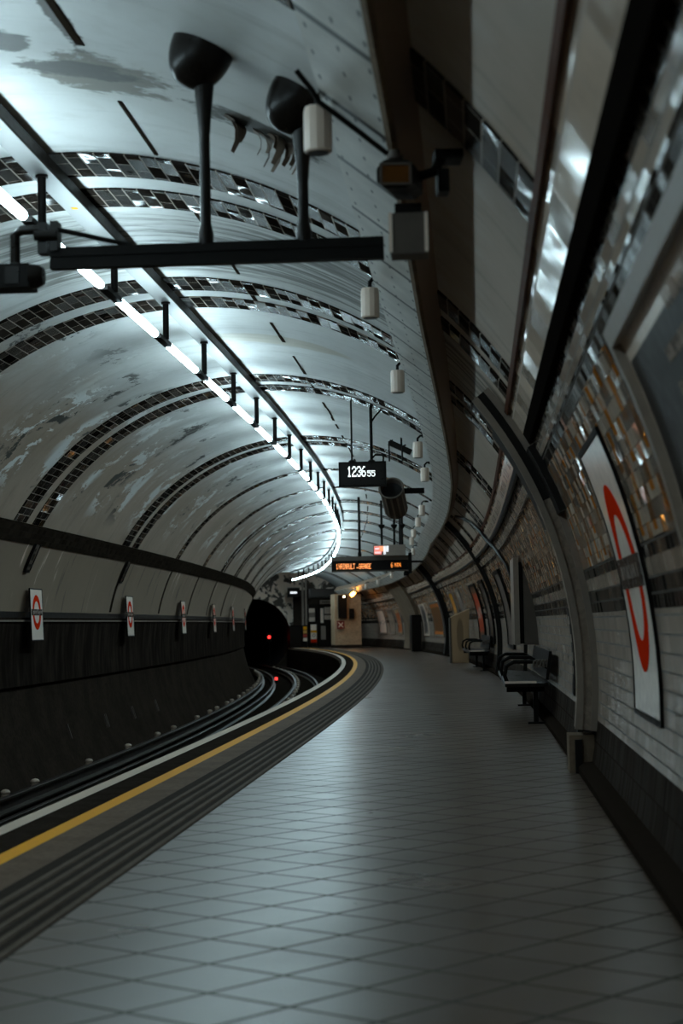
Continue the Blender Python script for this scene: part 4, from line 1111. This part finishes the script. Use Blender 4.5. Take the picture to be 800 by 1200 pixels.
# drooping black cable on the haunch
bm = BM(); tube(bm, [LP(33.0, 44, 0.03), LP(31.5, 41, 0.03), LP(30.4, 38, 0.04), LP(29.4, 34.5, 0.06), LP(29.0, 31, 0.07), LP(28.3, 27.5, 0.05), LP(27.6, 22, 0.04), LP(27.2, 14, 0.04), LP(27.0, 4, 0.04), LP(27.0, -8, 0.04)], 0.03, 8)
tag(obj('wall_cable', bm, M_BLACK, None, 40), 'thick black cable drooping over the frieze down the right wall', 'cable')

# ------------------------------------------------------------------ far end of the platform
M = F(-0.65, 81.5, 0.0)
pr_ = thing('rendered_pier', M, 'cream rendered pier at the far end of the platform', 'pier')
bm = BM(); box(bm, M, -0.64, 0.55, 0.0, 1.5, 0.0, 2.42); obj('shaft', bm, M_PIER, pr_, bevel=0.05)
bm = BM(); box(bm, M, -0.66, 0.57, -0.02, 1.52, 0.0, 0.14); obj('plinth', bm, M_LOW, pr_, bevel=0.02)
M = F(-0.96, 81.42, 1.33)
sg = thing('platform_signal', M, 'tall black signal head with small warm lamp on the cream pier', 'signal')
bm = BM(); box(bm, M, -0.19, 0.19, -0.12, 0.06, 0.0, 1.05); obj('backboard', bm, M_BLACK, sg, bevel=0.02)
bm = BM(); lathe(bm, M @ Matrix.Translation((0.07, -0.12, 0.97)) @ Matrix.Rotation(PI/2, 4, 'X'), [(0, 0), (0.05, 0), (0.05, 0.05), (0, 0.055)], 16); obj('lens', bm, M_WARMG, sg, 40)
M = F(-0.72, 79.5, 2.38)
al = thing('amber_beacon', M, 'glowing amber lamp hanging beside the signal head', 'lamp')
bm = BM(); lathe(bm, M @ Matrix.Rotation(rad(50), 4, 'Y'), [(0, -0.13), (0.07, -0.12), (0.085, 0.0), (0.06, 0.13), (0, 0.135)], 18); obj('lens', bm, M_AMBG, al, 40)
bm = BM(); cyl(bm, M @ Vector((0.09, 0, 0.07)), M @ Vector((0.28, 0, 0.25)), 0.03); obj('arm', bm, M_BLACK, al, 40)
M = F(-1.05, 81.36, 0.86)
xs = thing('cross_sign', M, 'small dark red square sign with a white X on the pier', 'sign')
bm = BM(); box(bm, M, -0.17, 0.17, 0.0, 0.06, 0.0, 0.36); obj('plate', bm, simple('dark_red_plate', (0.16, 0.018, 0.012), 0.3), xs, bevel=0.006)
bm = BM()
for a in (45, -45): box(bm, M @ Matrix.Translation((0, -0.004, 0.18)) @ Matrix.Rotation(rad(a), 4, 'Y'), -0.022, 0.022, 0.0, 0.008, -0.15, 0.15)
obj('cross', bm, M_WENAM, xs)
M = F(-0.54, 81.355, 1.30)
hp = thing('help_phone', M, 'small rounded black box mounted right of the X sign on the pier', 'phone')
bm = BM(); box(bm, M, -0.11, 0.11, 0.0, 0.138, 0.0, 0.46); obj('case', bm, M_BLACK, hp, bevel=0.04)
bm = BM(); box(bm, M, -0.05, 0.05, -0.008, 0.01, 0.24, 0.38); obj('grille', bm, M_DARK, hp)
# cabinet, hazard board, doors and pipes in front of the end wall
M = F(-2.35, 86.6, 0.0)
ec = thing('end_cabinet', M, 'dark low cabinet against the end wall beside the tunnel mouth', 'cabinet')
bm = BM(); box(bm, M, -0.42, 0.42, 0.0, 0.9, 0.0, 1.05); obj('body', bm, M_BLACK, ec, bevel=0.015)
bm = BM(); box(bm, M, -0.40, 0.10, -0.012, 0.0, 0.05, 1.0); obj('door', bm, M_DARK, ec, bevel=0.005)
bm = BM()
for i, z in enumerate((0.30, 0.48, 0.66, 0.84)): box(bm, M, 0.22, 0.40, -0.015, 0.0, z, z + 0.15)
for f in bm.faces: f.material_index = int((f.calc_center_median().z - 0.30) / 0.18) % 4
obj('warning_labels', bm, [M_WENAM, simple('label_red', (0.35, 0.03, 0.02), 0.4), simple('label_yellow', (0.45, 0.27, 0.06), 0.4), M_YEL], ec)
M = F(-1.64, 86.5, 0.22)
hb = thing('hazard_board', M, 'white notice board with orange stripe and red foot at the end wall', 'sign')
bm = BM(); box(bm, M, -0.14, 0.14, 0.0, 0.03, 0.0, 0.86); obj('board', bm, M_WENAM, hb, bevel=0.004)
bm = BM(); box(bm, M, -0.14, 0.14, -0.006, 0.002, 0.47, 0.58); obj('orange_stripe', bm, M_YEL, hb)
bm = BM(); box(bm, M, -0.14, 0.14, -0.006, 0.002, 0.0, 0.16); obj('red_stripe', bm, M_RED, hb)
bm = BM(); wring(bm, MW(M @ Matrix.Rotation(PI/2, 4, 'X')), 0.0, 0.34, 0.05, 0.07, 0.001, 0.006, 20); obj('ring_mark', bm, M_BLACK, hb)
bm = BM()
for dx in (-0.12, 0.12): box(bm, M, dx - 0.012, dx + 0.012, 0.03, 0.05, -0.22, 0.5)
obj('stand_leg', bm, M_BLACK, hb)
M = F(-0.94, 87.2, 0.0)
dr = thing('end_door', M, 'dark panelled door with barred upper window in the end wall', 'door')
bm = BM(); box(bm, M, -0.42, 0.40, 0.0, 0.25, 0.0, 2.05); obj('leaf', bm, M_DARK, dr, bevel=0.01)
bm = BM(); box(bm, M, -0.26, -0.12, -0.012, 0.0, 1.15, 1.85); box(bm, M, -0.08, 0.30, -0.012, 0.0, 1.30, 1.90); obj('window_pane', bm, M_WENAM, dr)
bm = BM()
for k in range(5): box(bm, M, -0.05 + k * 0.08, -0.03 + k * 0.08, -0.024, -0.01, 1.28, 1.92)
box(bm, M, -0.08, 0.30, -0.024, -0.01, 1.52, 1.58); obj('bars', bm, M_BLACK, dr)
bm = BM(); box(bm, M, -0.25, -0.02, -0.012, 0.0, 0.35, 1.0); obj('kick_plate', bm, M_FRAME, dr)
M = F(-0.92, 86.95, 2.05)
hd = thing('door_sign', M, 'pale sign with small dark marks above the end wall door', 'sign')
bm = BM(); box(bm, M, -0.32, 0.32, 0.0, 0.06, 0.0, 0.19); obj('panel', bm, M_FRAME, hd, bevel=0.006)
bm = BM()
for k in range(5): box(bm, M, -0.22 + k * 0.1, -0.17 + k * 0.1, -0.005, 0.0, 0.05, 0.13)
obj('marks', bm, M_BLACK, hd)
M = F(-1.58, 87.3, 0.0)
nd = thing('notice_case', M, 'tall narrow notice case beside the end wall door', 'case')
bm = BM(); box(bm, M, -0.2, 0.16, 0.0, 0.2, 1.15, 2.05); obj('case', bm, M_DARK, nd, bevel=0.01)
bm = BM(); box(bm, M, -0.16, 0.12, -0.01, 0.0, 1.22, 1.85); obj('sheet', bm, m_poster('notice_sheet', (0.30, 0.30, 0.29), (0.10, 0.10, 0.10), (0.28, 0.28, 0.27), 12), nd)
M = F(-2.5, 86.9, 2.40)
eb = thing('equipment_box', M, 'black equipment box with white lit strip high on the end wall', 'box')
bm = BM(); box(bm, M, -0.28, 0.28, 0.0, 0.4, 0.0, 0.45); obj('case', bm, M_BLACK, eb, bevel=0.015)
bm = BM(); box(bm, M, -0.18, 0.14, -0.012, 0.0, 0.17, 0.26); obj('lit_strip', bm, M_PNLW, eb)
for dx, lab in ((-2.02, 'left of the two pale pipes rising on the end wall'), (-1.86, 'right of the two pale pipes rising on the end wall')):
    bm = BM(); cyl(bm, P(dx, 87.4, 0.0), P(dx, 87.4, circ_z(dx, 87) - 0.02), 0.055, n=12)
    tag(obj('riser_pipe', bm, M_FRAME, None, 40), lab, 'pipe')
# pale boxed duct end in front of the end wall
M = F(-1.25, 85.4, 2.33)
be = thing('duct_box', M, 'pale boxed duct end crossing above the end wall door', 'duct')
bm = BM(); box(bm, M, -0.68, 0.70, 0.0, 0.5, 0.0, 0.42); obj('case', bm, M_DUCT, be, bevel=0.02)
bm = BM(); box(bm, M, -0.70, 0.72, -0.01, 0.0, 0.0, 0.03); obj('lip', bm, M_BLACK, be)
# red signal in the running tunnel
M = F(-3.42, 89.4, -0.92)
rs = thing('tunnel_signal', M, 'small red signal lamp glowing in the dark tunnel mouth', 'signal')
bm = BM(); cyl(bm, M, M @ Vector((0, 0, 1.3)), 0.04) if False else cyl(bm, M.translation, M @ Vector((0, 0, 1.3)), 0.04); obj('post', bm, M_BLACK, rs, 40)
bm = BM(); box(bm, M, -0.12, 0.12, 0.0, 0.15, 1.2, 1.65); obj('head', bm, M_BLACK, rs, bevel=0.02)
bm = BM(); lathe(bm, M @ Matrix.Translation((0, 0, 1.42)) @ Matrix.Rotation(PI/2, 4, 'X'), [(0, 0), (0.085, 0), (0.08, 0.03), (0, 0.045)], 18); obj('lens', bm, M_REDG, rs, 40)
M = F(-4.75, 66.0, -1.02)  # added glow in place of the red signal reflecting off the rail
rt = thing('added_rail_glint', M, 'tiny red glow added between the rails as the signal reflection', 'lamp')
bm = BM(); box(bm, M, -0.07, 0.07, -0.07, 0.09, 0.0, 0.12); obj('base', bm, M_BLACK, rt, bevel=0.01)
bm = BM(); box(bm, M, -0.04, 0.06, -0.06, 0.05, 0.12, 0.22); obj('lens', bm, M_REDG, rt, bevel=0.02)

# ------------------------------------------------------------------ flakes of paint hanging from the vault by the second dome
random.seed(11)
bm = BM()
for i in range(16):
    t = 9.52 + random.uniform(-0.10, 0.12); th = random.uniform(61.5, 68.2)
    L = random.uniform(0.04, 0.13); w = random.uniform(0.016, 0.045)
    M = LF(t, th, 0.0) @ Matrix.Rotation(random.uniform(-1.1, 1.1), 4, 'Z')
    prev = None
    for k in range(5):
        a = k / 4 * 1.9; c = Vector((0, -L * math.sin(a) * 0.9, L * (1 - math.cos(a))))
        ww = w * (1 - 0.15 * k)
        row = [bm.verts.new(M @ (c + Vector((x, 0, q)))) for x, q in ((-ww, 0), (ww, 0), (ww, 0.004), (-ww, 0.004))]
        if prev:
            for m in range(4): bm.faces.new((prev[m], prev[(m+1) % 4], row[(m+1) % 4], row[m]))
        else: bm.faces.new(row)
        prev = row
    bm.faces.new(prev[::-1])
bmesh.ops.recalc_face_normals(bm, faces=bm.faces[:])
o = tag(obj('paint_flakes', bm, simple('curling_paint', (0.13, 0.12, 0.105), 0.7), None, 40), 'dark curls of paint peeling from the vault between the two domes', 'paint')
o['kind'] = 'stuff'

# ------------------------------------------------------------------ world, camera, view
w = bpy.data.worlds.new('World'); C.world = w; w.use_nodes = True
bg = w.node_tree.nodes['Background']; bg.inputs[0].default_value = (0.9, 0.78, 0.62, 1); bg.inputs[1].default_value = 0.03
cd = bpy.data.cameras.new('camera'); co = bpy.data.objects.new('camera', cd); COL.objects.link(co)
f = 2116.0; hz = 730.65349; bb = 552.60413; ro = -0.01879
pit = math.atan((hz - 600) / f); yaw = math.atan((bb - 400) / math.hypot(f, hz - 600))
r0 = Vector((math.cos(yaw), math.sin(yaw), 0)); fw = Vector((-math.sin(yaw) * math.cos(pit), math.cos(yaw) * math.cos(pit), math.sin(pit))); u0 = r0.cross(fw)
rr = r0 * math.cos(ro) + u0 * math.sin(ro); uu = -r0 * math.sin(ro) + u0 * math.cos(ro)
Mx = Matrix((rr, uu, -fw)).transposed().to_4x4(); Mx.translation = Vector((0, 0, H))
co.matrix_world = Mx
cd.sensor_fit = 'VERTICAL'; cd.sensor_height = 36.0; cd.sensor_width = 24.0; cd.lens = f / 1200 * 36
cd.clip_start = 0.05; cd.clip_end = 400
cd.dof.use_dof = True; cd.dof.focus_distance = 19.0; cd.dof.aperture_fstop = 3.2
C.camera = co
C.view_settings.view_transform = 'Standard'; C.view_settings.look = 'None'; C.view_settings.gamma = 1.0; C.view_settings.use_curve_mapping = False
C.view_settings.exposure = 0.0
